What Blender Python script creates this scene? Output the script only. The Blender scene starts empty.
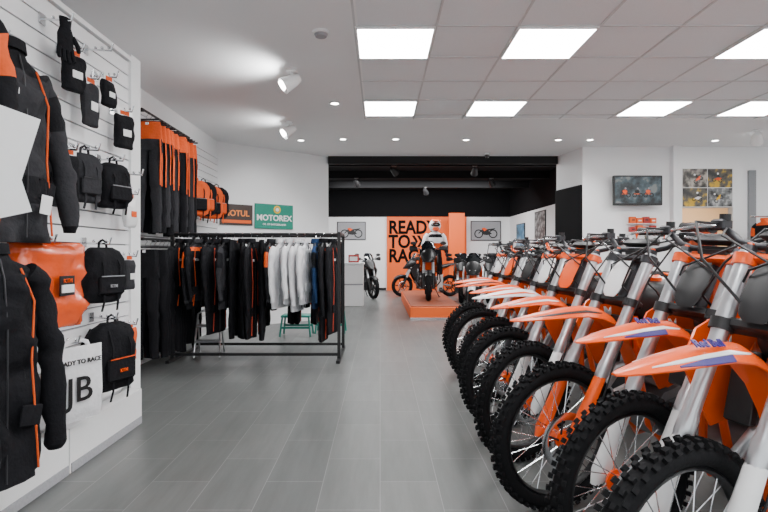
import bpy, bmesh, math, random
from mathutils import Vector, Matrix, Euler, noise
R=random.Random(7)
COL=bpy.context.scene.collection
KIDS={}
pi=math.pi
rd=math.radians
# ---------------------------------------------------------------- materials
_M={}
def mat(name,col,rough=.5,metal=0.,var=.06,scale=30,bump=0.,emit=0.,coat=0.):
    if name in _M: return _M[name]
    m=bpy.data.materials.new(name); m.use_nodes=True
    nt=m.node_tree; b=nt.nodes['Principled BSDF']
    b.inputs['Roughness'].default_value=rough; b.inputs['Metallic'].default_value=metal
    if rough>=.7 and max(col)<.2: b.inputs['Specular IOR Level'].default_value=.15
    if coat: b.inputs['Coat Weight'].default_value=coat
    tc=nt.nodes.new('ShaderNodeTexCoord'); nz=nt.nodes.new('ShaderNodeTexNoise')
    nz.inputs['Scale'].default_value=scale; nz.inputs['Detail'].default_value=2
    nt.links.new(tc.outputs['Object'],nz.inputs['Vector'])
    mx=nt.nodes.new('ShaderNodeMix'); mx.data_type='RGBA'
    c=col
    mx.inputs[6].default_value=(c[0]*(1-var),c[1]*(1-var),c[2]*(1-var),1)
    mx.inputs[7].default_value=(min(1,c[0]*(1+var)),min(1,c[1]*(1+var)),min(1,c[2]*(1+var)),1)
    nt.links.new(nz.outputs['Fac'],mx.inputs[0]); nt.links.new(mx.outputs[2],b.inputs['Base Color'])
    if bump:
        bp=nt.nodes.new('ShaderNodeBump'); bp.inputs['Strength'].default_value=bump; bp.inputs['Distance'].default_value=.01
        nt.links.new(nz.outputs['Fac'],bp.inputs['Height']); nt.links.new(bp.outputs[0],b.inputs['Normal'])
    if emit:
        b.inputs['Emission Color'].default_value=(c[0],c[1],c[2],1); b.inputs['Emission Strength'].default_value=emit
    _M[name]=m; return m
WHITE=mat('wall_white',(.88,.885,.89),.6,var=.015,scale=3)
CEIL=mat('ceiling_plaster',(.86,.87,.88),.8,var=.02,scale=2)
SLAT=mat('slat_white',(.86,.86,.87),.4,var=.02)
DKGAP=mat('slat_groove',(.20,.20,.21),.7)
TILE=mat('ceiling_tile',(.80,.83,.85),.9,var=.06,scale=120)
BARM=mat('tile_bar',(.60,.61,.62),.6)
ORG=mat('orange_plastic',(.93,.095,.0),.3,var=.03,coat=.3)
ORGW=mat('orange_wall',(.85,.12,.008),.6,var=.02)
ORGF=mat('orange_fabric',(.75,.09,.006),.8,var=.12,scale=60,bump=.3)
ORGS=mat('orange_wrapped_film',(.78,.09,.012),.25,var=.10,scale=14,bump=.9,coat=.6)
WPL=mat('white_plastic',(.84,.84,.84),.3,var=.02,coat=.3)
WFAB=mat('white_fabric',(.76,.76,.78),.85,var=.1,scale=40,bump=.3)
BLK=mat('black_plastic',(.009,.009,.010),.42,var=.2)
INK=mat('black_ink',(.004,.004,.004),.95,var=.1)
BFAB=mat('black_fabric',(.008,.008,.010),.8,var=.4,scale=40,bump=.5)
GFAB=mat('grey_fabric',(.032,.032,.036),.85,var=.25,scale=50,bump=.4)
LGFAB=mat('light_grey_fabric',(.35,.35,.37),.85,var=.15,scale=60,bump=.3)
BLFAB=mat('blue_fabric',(.02,.05,.13),.85,var=.2,scale=60,bump=.3)
REDF=mat('red_fabric',(.5,.05,.02),.8,var=.1)
RUB=mat('tyre_rubber',(.009,.009,.010),.75,var=.3,scale=60,bump=.2)
CHR=mat('chrome',(.72,.73,.75),.18,1.)
SIL=mat('silver_tube',(.66,.67,.69),.28,.8)
ALU=mat('engine_alloy',(.25,.25,.26),.45,.7,var=.15)
DAL=mat('dark_alloy',(.05,.05,.055),.4,.6)
GOLD=mat('chain_metal',(.35,.30,.22),.4,.8)
BLU=mat('blue_graphic',(.04,.025,.20),.35)
TEAL=mat('teal_sign',(.0,.22,.15),.4)
GLS=mat('dark_glass',(.015,.017,.02),.08,var=.0,coat=1)
BLKW=mat('black_wall',(.005,.005,.006),.85)
CREAM=mat('cream_wall',(.80,.62,.42),.7)
WOODO=mat('orange_wood',(.36,.05,.012),.5,var=.25,scale=8)
WOODD=mat('dark_orange_wood',(.18,.025,.006),.5,var=.2,scale=8)
LPAN=mat('light_panel',(1,1,1),.5,emit=26,var=0)
LSPOT=mat('spot_glow',(1,.97,.92),.5,emit=25,var=0)
LDIM=mat('dim_spot_glow',(1,.97,.92),.5,emit=6,var=0)
GRN=mat('green_paint',(.01,.22,.17),.4)
REDP=mat('red_paint',(.40,.02,.015),.4)
YEL=mat('yellow_paint',(.85,.5,.02),.4)
def patchmat(name,cols,scale):
    m=bpy.data.materials.new(name); m.use_nodes=True; nt=m.node_tree; b=nt.nodes['Principled BSDF']
    tc=nt.nodes.new('ShaderNodeTexCoord'); vz=nt.nodes.new('ShaderNodeTexNoise'); vz.inputs['Scale'].default_value=scale; vz.inputs['Detail'].default_value=5
    cr=nt.nodes.new('ShaderNodeValToRGB'); cr.color_ramp.interpolation='EASE'
    el=cr.color_ramp.elements
    n=len(cols)
    for i,c in enumerate(cols):
        p=.38+.24*i/(n-1)
        if i<2: el[i].position=p; e=el[i]
        else: e=el.new(p)
        e.color=(*c,1)
    nt.links.new(tc.outputs['Object'],vz.inputs['Vector']); nt.links.new(vz.outputs['Fac'],cr.inputs[0])
    nt.links.new(cr.outputs[0],b.inputs['Base Color']); b.inputs['Roughness'].default_value=.35
    return m,b,cr,nt
SCR,_b,_c,_n=patchmat('screen_picture',[(.004,.006,.008),(.015,.025,.03),(.03,.05,.06),(.10,.11,.11)],6)
_n.links.new(_c.outputs[0],_b.inputs['Emission Color']); _b.inputs['Emission Strength'].default_value=.8
PH1,_,_,_=patchmat('photo_print_warm',[(.02,.018,.015),(.08,.07,.06),(.25,.23,.2),(.45,.40,.34)],9)
PH2,_,_,_=patchmat('photo_print_blue',[(.02,.06,.10),(.06,.20,.35),(.25,.38,.5)],3)
PH3,_,_,_=patchmat('photo_print_grey',[(.03,.03,.03),(.15,.16,.16),(.45,.45,.45)],8)
PH4,_,_,_=patchmat('photo_print_yellow',[(.02,.02,.02),(.10,.09,.07),(.62,.38,.02)],6)
def floormat():
    m=bpy.data.materials.new('floor_tiles'); m.use_nodes=True; nt=m.node_tree; b=nt.nodes['Principled BSDF']
    tc=nt.nodes.new('ShaderNodeTexCoord'); mp=nt.nodes.new('ShaderNodeMapping'); mp.inputs['Rotation'].default_value=(0,0,pi/2)
    br=nt.nodes.new('ShaderNodeTexBrick'); br.inputs['Scale'].default_value=1
    br.inputs['Brick Width'].default_value=.6; br.inputs['Row Height'].default_value=.3
    br.inputs['Mortar Size'].default_value=.0020; br.inputs['Mortar Smooth'].default_value=.1
    br.inputs['Color1'].default_value=(.132,.139,.136,1); br.inputs['Color2'].default_value=(.162,.168,.164,1); br.inputs['Mortar'].default_value=(.28,.28,.275,1)
    nz=nt.nodes.new('ShaderNodeTexNoise'); nz.inputs['Scale'].default_value=3.5; nz.inputs['Detail'].default_value=10; nz.inputs['Roughness'].default_value=.65
    mp2=nt.nodes.new('ShaderNodeMapping'); mp2.inputs['Scale'].default_value=(4,.45,1)
    mx=nt.nodes.new('ShaderNodeMix'); mx.data_type='RGBA'; mx.blend_type='MULTIPLY'; mx.inputs[0].default_value=.75
    cr=nt.nodes.new('ShaderNodeValToRGB'); cr.color_ramp.elements[0].position=.32; cr.color_ramp.elements[0].color=(.68,.68,.68,1); cr.color_ramp.elements[1].position=.66
    L=nt.links.new
    L(tc.outputs['Object'],mp.inputs[0]); L(mp.outputs[0],br.inputs[0]); L(tc.outputs['Object'],mp2.inputs[0]); L(mp2.outputs[0],nz.inputs[0])
    L(nz.outputs['Fac'],cr.inputs[0]); L(br.outputs[0],mx.inputs[6]); L(cr.outputs[0],mx.inputs[7]); L(mx.outputs[2],b.inputs['Base Color'])
    b.inputs['Roughness'].default_value=.34
    return m
FLOOR=floormat()
# ---------------------------------------------------------------- mesh builder
def reg(o,parent):
    COL.objects.link(o)
    if parent is not None:
        o.parent=parent; KIDS.setdefault(parent.name,[]).append(o)
    return o
def tag(o,label=None,category=None,group=None,kind=None):
    if label: o['label']=label
    if category: o['category']=category
    if group: o['group']=group
    if kind: o['kind']=kind
    return o
def empty(name,loc=(0,0,0),rot=(0,0,0),parent=None,**k):
    o=bpy.data.objects.new(name,None); o.empty_display_size=.1; o.location=loc; o.rotation_euler=rot
    reg(o,parent); return tag(o,**k)
class MB:
    def __init__(s): s.v=[];s.f=[];s.fm=[];s.mats=[]
    def mi(s,m):
        if m not in s.mats: s.mats.append(m)
        return s.mats.index(m)
    def add(s,vs,fs,m):
        o=len(s.v); s.v+= [tuple(v) for v in vs]
        if isinstance(m,list): s.fm+=[s.mi(x) for x in m]
        else: s.fm+=[s.mi(m)]*len(fs)
        s.f+=[tuple(i+o for i in f) for f in fs]; return s
    def box(s,c,sz,m,rot=None,M=None,bev=0):
        x,y,z=[d/2 for d in sz]
        if bev:
            b=min(bev,x*.9,y*.9,z*.9); rings=[]
            for zz,k in((-z,b),(-z+b,0),(z-b,0),(z,b)):
                X=x-k;Y=y-k;q=b*.5
                rings.append([(X-q,-Y,zz),(X,-Y+q,zz),(X,Y-q,zz),(X-q,Y,zz),(-X+q,Y,zz),(-X,Y-q,zz),(-X,-Y+q,zz),(-X+q,-Y,zz)])
            vs=[Vector(p) for r in rings for p in r]; fs=[]
            for a in range(3):
                for i in range(8):
                    j=(i+1)%8; fs.append((a*8+i,a*8+j,(a+1)*8+j,(a+1)*8+i))
            fs.append(tuple(range(7,-1,-1))); fs.append(tuple(range(24,32)))
        else:
            vs=[Vector((a*x,b*y,c_*z)) for a in(-1,1) for b in(-1,1) for c_ in(-1,1)]
            fs=[(0,1,3,2),(4,6,7,5),(0,4,5,1),(2,3,7,6),(0,2,6,4),(1,5,7,3)]
        T=Matrix.Translation(c)
        if rot is not None: T=T@Euler(rot).to_matrix().to_4x4()
        if M is not None: T=M@T
        return s.add([T@v for v in vs],fs,m)
    def loft(s,rings,m,caps=True,closed=True):
        n=len(rings[0]); vs=[p for r in rings for p in r]; fs=[]; fm=[]
        for a in range(len(rings)-1):
            mm=m[min(a,len(m)-1)] if isinstance(m,list) else m
            for i in range(n if closed else n-1):
                j=(i+1)%n; fs.append((a*n+i,a*n+j,(a+1)*n+j,(a+1)*n+i)); fm.append(mm)
        if caps and closed:
            k=(len(rings)-1)*n
            fs.append(tuple(range(n-1,-1,-1))); fm.append(m[0] if isinstance(m,list) else m)
            fs.append(tuple(range(k,k+n))); fm.append(m[-1] if isinstance(m,list) else m)
        return s.add(vs,fs,fm)
    def tube(s,pts,rad,m,seg=8,up=None,wr=0,crease=0,ph=0):
        pts=[Vector(p) for p in pts]; n=len(pts)
        if not isinstance(rad,(list,)): rad=[rad]*n
        rings=[]; prev=None
        for i,p in enumerate(pts):
            t=(pts[min(i+1,n-1)]-pts[max(i-1,0)]).normalized()
            if prev is None:
                u=Vector(up) if up else (Vector((0,0,1)) if abs(t.z)<.9 else Vector((1,0,0)))
            else: u=prev
            u=(u-t*u.dot(t)).normalized(); prev=u; w=t.cross(u)
            r=rad[i]; ra,rb=(r if isinstance(r,tuple) else (r,r)); ring=[]
            for k in range(seg):
                a=2*pi*k/seg; q=1+wr*math.sin(3*a+i*2.3)+wr*.6*math.sin(5*a-i*1.7)
                d=u*math.cos(a)*ra*q+w*math.sin(a)*rb*q
                v=p+d
                if crease: v=v+d.normalized()*crease*noise.noise(Vector((v.x*9+ph,v.y*9,v.z*16)))
                ring.append(v)
            rings.append(ring)
        return s.loft(rings,m)
    def cyl(s,a,b,r,m,seg=16,r2=None): return s.tube([a,b],[r,r if r2 is None else r2],m,seg)
    def ring(s,R_,ra,rb,m,seg=48,cs=10,c=(0,0,0)):
        vs=[];fs=[]
        for i in range(seg):
            t=2*pi*i/seg
            for k in range(cs):
                a=2*pi*k/cs; r=R_+ra*math.cos(a); vs.append((c[0]+r*math.cos(t),c[1]+rb*math.sin(a),c[2]+r*math.sin(t)))
        for i in range(seg):
            for k in range(cs):
                j=(i+1)%seg;l=(k+1)%cs; fs.append((i*cs+k,j*cs+k,j*cs+l,i*cs+l))
        return s.add(vs,fs,m)
    def ext(s,out,y0,y1,m,yf=None):
        n=len(out); f=yf or (lambda x,z:0)
        vs=[(x,y0+f(x,z),z) for x,z in out]+[(x,y1+f(x,z),z) for x,z in out]
        fs=[tuple(range(n)),tuple(range(2*n-1,n-1,-1))]+[(i,(i+1)%n,n+(i+1)%n,n+i) for i in range(n)]
        return s.add(vs,fs,m)
    def ball(s,c,r,m,seg=16,rn=10,M=None):
        if not isinstance(r,tuple): r=(r,r,r)
        rings=[]
        for i in range(rn+1):
            p=-pi/2+pi*(.02+.96*i/rn)
            rings.append([Vector((c[0]+r[0]*math.cos(p)*math.cos(2*pi*k/seg),c[1]+r[1]*math.cos(p)*math.sin(2*pi*k/seg),c[2]+r[2]*math.sin(p))) for k in range(seg)])
        if M: rings=[[M@p for p in q] for q in rings]
        return s.loft(rings,m)
    def mesh(s,name,sharp=.7):
        me=bpy.data.meshes.new(name); me.from_pydata(s.v,[],s.f)
        for m in s.mats: me.materials.append(m)
        me.polygons.foreach_set('material_index',s.fm)
        bm=bmesh.new(); bm.from_mesh(me); bmesh.ops.recalc_face_normals(bm,faces=bm.faces); bm.to_mesh(me); bm.free()
        me.polygons.foreach_set('use_smooth',[True]*len(me.polygons)); me.set_sharp_from_angle(angle=sharp)
        me.update(); return me
    def obj(s,name,parent=None,loc=(0,0,0),rot=(0,0,0),sharp=.7,**k):
        o=bpy.data.objects.new(name,s.mesh(name,sharp)); o.location=loc; o.rotation_euler=rot
        reg(o,parent); return tag(o,**k)
def dens(rows,k):
    out=[];ix=[]
    for i in range(len(rows)-1):
        a,b=rows[i],rows[i+1]
        for j in range(k):
            t=j/k; out.append(tuple(x+(y-x)*t for x,y in zip(a,b))); ix.append(i)
    out.append(tuple(rows[-1])); return out,ix
def text(body,size,m,parent,loc,rot,name='lettering',ext=.002,bold=0.,align='CENTER',sx=1.,shear=0.,**k):
    cu=bpy.data.curves.new(name,'FONT'); cu.body=body; cu.size=size; cu.extrude=ext; cu.offset=bold; cu.align_x=align; cu.shear=shear
    cu.resolution_u=3
    t=bpy.data.objects.new('tmp_t',cu); COL.objects.link(t)
    dg=bpy.context.evaluated_depsgraph_get(); me=bpy.data.meshes.new_from_object(t.evaluated_get(dg))
    bpy.data.objects.remove(t); bpy.data.curves.remove(cu)
    me.name=name; me.materials.clear(); me.materials.append(m)
    o=bpy.data.objects.new(name,me); o.location=loc; o.rotation_euler=rot; o.scale=(sx,1,1)
    reg(o,parent); return tag(o,**k)
_VC={}
def variant(me,mm):
    if not me or not mm: return me
    ids=[i for i,x in enumerate(me.materials) if x in mm]
    if not ids: return me
    key=(me.name,tuple(sorted((a.name,b.name) for a,b in mm.items())))
    if key not in _VC:
        c=me.copy()
        for i in ids: c.materials[i]=mm[me.materials[i]]
        _VC[key]=c
    return _VC[key]
def copy_tree(root,loc,rot,mm=None,steer=0,skip=(),label=None,scale=None,group=None):
    def rec(o,par):
        c=o.copy(); COL.objects.link(c)
        if c.type=='MESH' and mm: c.data=variant(o.data,mm)
        if par is not None:
            c.parent=par; KIDS.setdefault(par.name,[]).append(c)
        for ch in KIDS.get(o.name,[])[:]:
            if ch.get('opt') and ch['opt'] in skip: continue
            rec(ch,c)
        return c
    n=rec(root,None); n.location=loc; n.rotation_euler=rot
    if scale: n.scale=scale
    if label: n['label']=label
    if group: n['group']=group
    if steer:
        p=Vector((-.40,0,1.14)); ax=Vector((-.447,0,.894))
        S=Matrix.Translation(p)@Matrix.Rotation(steer,4,ax)@Matrix.Translation(-p)
        for ch in KIDS.get(n.name,[]):
            if ch.get('front'):
                ch.matrix_local=S@(Matrix.LocRotScale(ch.location,ch.rotation_euler,ch.scale))
    return n
# ---------------------------------------------------------------- ROOM
def wallbox(name,x0,x1,y0,y1,z0,z1,m=WHITE,**k):
    b=MB(); b.box(((x0+x1)/2,(y0+y1)/2,(z0+z1)/2),(x1-x0,y1-y0,z1-z0),m)
    return b.obj(name,kind='structure',**k)
def wallseg(name,a,b_,z0,z1,m=WHITE,th=.12):
    a=Vector((*a,0));b_=Vector((*b_,0)); d=b_-a; ang=math.atan2(d.y,d.x)
    b=MB(); L=d.length; b.box((L/2,th/2,(z0+z1)/2),(L,th,z1-z0),m)
    return b.obj(name,loc=a,rot=(0,0,ang),kind='structure')
CH=3.0
wallbox('floor',-3,8.4,-1.5,18,-.12,0,FLOOR)
wallbox('ceiling',-3,8.4,-1.5,9.5,CH,CH+.12,CEIL)
wallbox('ceiling_dark',-3,8.4,9.5,18,3.3,3.42,BLKW)
wallbox('wall_left',-2.87,-2.75,-1.5,4.0,0,CH)
wallbox('wall_left_recess',-2.72,-2.6,4.0,8.2,0,CH)
wallseg('wall_angled',(-2.62,8.15),(-.96,9.5),0,CH)
wallbox('wall_beam',-1.3,3.6,9.5,9.75,3.0,3.3,BLKW)
wallbox('trim_beam',-.96,3.27,9.42,9.5,2.86,3.0,mat('beam_dark',(.025,.025,.026),.7))
wallseg('wall_right_return',(3.27,9.5),(3.42,8.6),0,CH)
wallbox('wall_right_front',3.40,5.04,8.6,8.72,0,CH)
wallbox('wall_right_lintel',5.04,5.92,8.6,8.72,1.98,CH)
wallbox('wall_right_end',5.92,7.9,8.6,8.72,0,CH)
wallbox('wall_right',7.8,7.92,-1.5,8.6,0,CH)
wallbox('wall_column',4.86,5.0,8.48,8.6,0,CH)
wallbox('trim_1',5.0,5.05,8.56,8.6,0,2.0,WHITE)
wallbox('trim_2',5.90,5.95,8.56,8.6,0,2.0,WHITE)
wallbox('trim_3',6.17,6.28,8.55,8.6,.05,2.6,mat('grey_slats',(.25,.26,.27),.5))
wallbox('wall_office_rear',4.6,8.3,11.2,11.3,0,2.6,CREAM)
wallbox('wall_office_left',4.55,4.6,8.72,11.2,0,2.6,CREAM)
wallbox('wall_office_right',8.3,8.35,8.72,11.2,0,2.6,CREAM)
wallbox('ceiling_office',4.55,8.35,8.72,11.2,2.6,2.65,WHITE)
wallbox('wall_rear',-3,4.4,17,17.12,0,2.43)
wallbox('wall_rear_upper',-3,8.4,17,17.12,2.43,3.3,BLKW)
wallbox('wall_rear_feature',.22,2.85,16.9,17,0,2.43,ORGW)
wallbox('wall_far_right',4.3,4.42,9.2,17,0,2.43)
wallbox('wall_far_right_upper',4.3,4.42,9.2,17,2.43,3.3,BLKW)
wallbox('wall_far_left',-3,-2.88,9.5,17,0,3.3)
for i,y in enumerate((11.2,13.0,14.8)):
    wallbox('trim_%d'%(10+i),-2.8,4.3,y,y+.12,3.12,3.3,mat('beam_far',(.010,.010,.011),.8))
wallbox('baseboard_rear',-2.8,.2,16.97,17,0,.08,BLK)
wallbox('baseboard_right',3.42,4.86,8.57,8.6,0,.08,LGFAB)
T=.64
b=MB(); b.box((3.72,3.16,CH-.008),(7.84,7.2,.012),TILE); b.obj('ceiling_tiled',kind='structure')
b=MB()
for i in range(13): b.box((-.2+T*i,3.16,CH-.017),(.018,7.2,.008),BARM)
for j in range(12):
    y=6.56-T*j; b.box((3.72,y,CH-.0175),(7.84,.018,.008),BARM)
b.box((-.2,3.16,CH-.01),(.05,7.2,.02),WHITE); b.box((3.72,6.76,CH-.01),(7.84,.05,.02),WHITE)
b.obj('trim_4',kind='structure')
pm=MB(); pm.box((0,0,0),(.60,.60,.012),LPAN)
fr=MB()
for sx in(-1,1):
    fr.box((sx*.308,0,0),(.016,.632,.016),WHITE); fr.box((0,sx*.308,0),(.6,.016,.016),WHITE)
root=None
for yy in (4.0,5.92,2.08,.16):
    for xx in (-.2,1.08,3.0,4.28,6.2):
        c=(xx+T/2,yy+T/2,CH-.028)
        if root is None:
            root=fr.obj('ceiling_light_panel',loc=c,label='square recessed LED ceiling panel, lit white, in tiled ceiling',category='ceiling light',group='square ceiling light panels')
            pm.obj('diffuser',root,label='glowing white diffuser')
        else: copy_tree(root,c,(0,0,0))
def downlight(x,y):
    b=MB(); b.ring(.055,.012,.006,WHITE,24,8); o=b.obj('downlight',loc=(x,y,CH-.006),rot=(pi/2,0,0),label='small round recessed ceiling downlight, lit',category='downlight',group='recessed downlights')
    b=MB(); b.cyl((0,-.003,0),(0,.003,0),.045,LSPOT,20); b.obj('lamp',o)
    return o
dl=None
for x,y in((-1.25,8.08),(-.58,8.0),(.24,8.0),(1.35,8.05),(2.8,8.05),(3.3,8.05),(-.54,6.1),(5.3,8.1)):
    if dl is None: dl=downlight(x,y)
    else: copy_tree(dl,(x,y,CH-.006),(pi/2,0,0))
def spotlamp(x,y,z,yaw,body=WPL,glow=LSPOT,sc=1.):
    o=MB(); o.cyl((0,0,0),(0,0,-.02),.055,body,20); o.cyl((0,0,-.02),(0,0,-.09),.01,body,8)
    r=o.obj('ceiling_spotlight',loc=(x,y,z),rot=(0,0,yaw),label='adjustable ceiling spotlight with round head, lit',category='spotlight',group='adjustable spotlights')
    h=MB(); h.tube([(0,.08,.05),(0,.03,.02),(0,-.08,-.05)],[.04,.06,.08],body,20); h.obj('lamp_head',r,loc=(0,0,-.12))
    h=MB(); h.tube([(0,-.081,-.0505),(0,-.084,-.053)],[.06*sc,.06*sc],glow,20); h.obj('bulb',r,loc=(0,0,-.12))
    return r
spotlamp(-.87,5.0,CH,-1.2); spotlamp(-1.24,6.98,CH,-1.0); spotlamp(5.45,7.4,CH,2.6)
b=MB(); b.cyl((0,0,0),(0,0,-.02),.07,WPL,24); b.cyl((0,0,-.02),(0,0,-.04),.055,LGFAB,24,.045)
b.obj('smoke_detector',loc=(-.48,4.15,CH),label='round white ceiling smoke detector',category='smoke detector')
b=MB(); b.cyl((0,0,0),(0,0,-.04),.06,WPL,24); b.ball((0,0,-.05),.045,GLS)
b.obj('security_camera',loc=(1.9,9.1,CH),label='small dome security camera with dark lens',category='security camera')
def slatwall(name,y0,y1,x,z0,z1,pitch=.1):
    b=MB(); b.box((x-.02,(y0+y1)/2,(z0+z1)/2),(.02,y1-y0,z1-z0),DKGAP)
    z=z0
    while z<z1-.02:
        h=min(pitch-.010,z1-z); b.box((x,(y0+y1)/2,z+h/2),(.022,y1-y0,h),SLAT); z+=pitch
    return b.obj(name,kind='structure')
slatwall('wall_left_slats',-1.0,3.64,-1.80,.27,2.57)
wallbox('wall_left_build_out',-2.75,-1.84,-1.0,3.72,0,2.57,WHITE)
wallbox('trim_5',-1.84,-1.77,3.64,3.78,0,2.62,WHITE)
wallbox('trim_6',-1.84,-1.77,-1.0,3.64,2.57,2.60,WHITE)
slatwall('wall_recess_slats',4.0,8.1,-2.57,.1,2.75)
wallbox('trim_7',-2.6,-2.50,4.7,4.8,0,CH,WHITE)
for i,(a,c) in enumerate(((-1.0,.9),(.91,2.78),(2.79,3.63))):
    b=MB(); b.box((-1.74,(a+c)/2,.125),(.10,c-a,.25),WPL,bev=.004); b.box((-1.69,(a+c)/2,.03),(.012,c-a-.02,.05),LGFAB)
    b.obj('baseboard_left',kind='structure')
# ---------------------------------------------------------------- MX BIKE
def wheel(root,name,loc,Ro,wd,rimR,front=True,rimmat=BLK,hubmat=ORG,cast=False,disc_y=.062,tmat=RUB,knob=True):
    b=MB(); b.ring(rimR,.009,wd*.27,rimmat,48,8)
    b.cyl((0,-.05,0),(0,.05,0),.024,hubmat,16); b.cyl((0,-.045,0),(0,-.036,0),.042,hubmat,16); b.cyl((0,.036,0),(0,.045,0),.042,hubmat,16)
    b.cyl((0,-.085,0),(0,.085,0),.011,CHR,10)
    if cast:
        for i in range(6):
            a=2*pi*i/6; b.tube([(.03*math.cos(a),0,.03*math.sin(a)),(rimR*math.cos(a+.1),0,rimR*math.sin(a+.1))],[.018,.014],rimmat,6)
    else:
        for i in range(32):
            a=2*pi*i/32; sd=1 if i%2 else -1; off=.32*(1 if (i//2)%2 else -1)
            b.tube([(.042*math.cos(a+off),sd*.04,.042*math.sin(a+off)),((rimR-.004)*math.cos(a),sd*.004,(rimR-.004)*math.sin(a))],.0019,CHR,4)
    w=b.obj(name,root,loc)
    w['front']=1 if front else 0
    t=MB(); rr=(Ro-.011-(rimR+.004))/2 if knob else (Ro-rimR-.004)/2; maj=rimR+.004+rr
    t.ring(maj,rr,wd*.45,tmat,56,12)
    if knob:
        n=50
        for i in range(n):
            for k,(yy,rad,tl) in enumerate(((-.41,.80,-.75),(.41,.80,.75),(-.14,.97,-.15),(.14,.97,.15))):
                ang=2*pi*(i+(.5 if k>1 else 0))/n
                y=yy*wd; r=maj+rr*rad
                M=Matrix.Rotation(ang,4,'Y')@Matrix.Translation((r+.004,y,0))@Matrix.Rotation(tl*.9,4,'Z')
                t.box((0,0,0),(.015,wd*.19,.016),tmat,M=M)
    t.obj('tyre',w,label='black knobbly off-road tyre' if knob else 'black road tyre')
    d=MB(); d.ring(.112,.018,.002,CHR,36,6,(0,disc_y,0))
    for i in range(6):
        a=2*pi*i/6; d.tube([(.03*math.cos(a),disc_y-.015,.03*math.sin(a)),(.098*math.cos(a+.3),disc_y,.098*math.sin(a+.3))],.005,DAL,5)
    d.obj('brake_disc',w)
    return w
def flag(o,**k):
    for a,c in k.items(): o[a]=c
    return o
def arch(stations,side,th,m,n=10,b=None):
    b=b or MB(); rings=[]
    for (x,z,w,dr,*t) in stations:
        top=[];bot=[]
        for k in range(n+1):
            u=-1+2*k/n; y=u*w; dz=-dr*abs(u)**2.2
            top.append((x,y,z+dz)); bot.append((x,y*.97,z+dz-th))
        rings.append(top+bot[::-1])
    b.loft(rings,m); return b
def strip(b,stations,u0,u1,m,off=.002,n=4,taper=True):
    rings=[]; N=len(stations)
    for i,(x,z,w,dr,*t) in enumerate(stations):
        top=[];bot=[]
        e=1 if not taper else (.25,1,1,1,.25)[min(4,int(5*i/N))]
        for k in range(n+1):
            uc=(u0+u1)/2; u=uc+((u0+(u1-u0)*k/n)-uc)*e; y=u*w*(1+off*8); dz=-dr*abs(u)**2.2
            top.append((x,y,z+dz+off)); bot.append((x,u*w,z+dz-.001))
        rings.append(top+bot[::-1])
    b.loft(rings,m)
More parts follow.
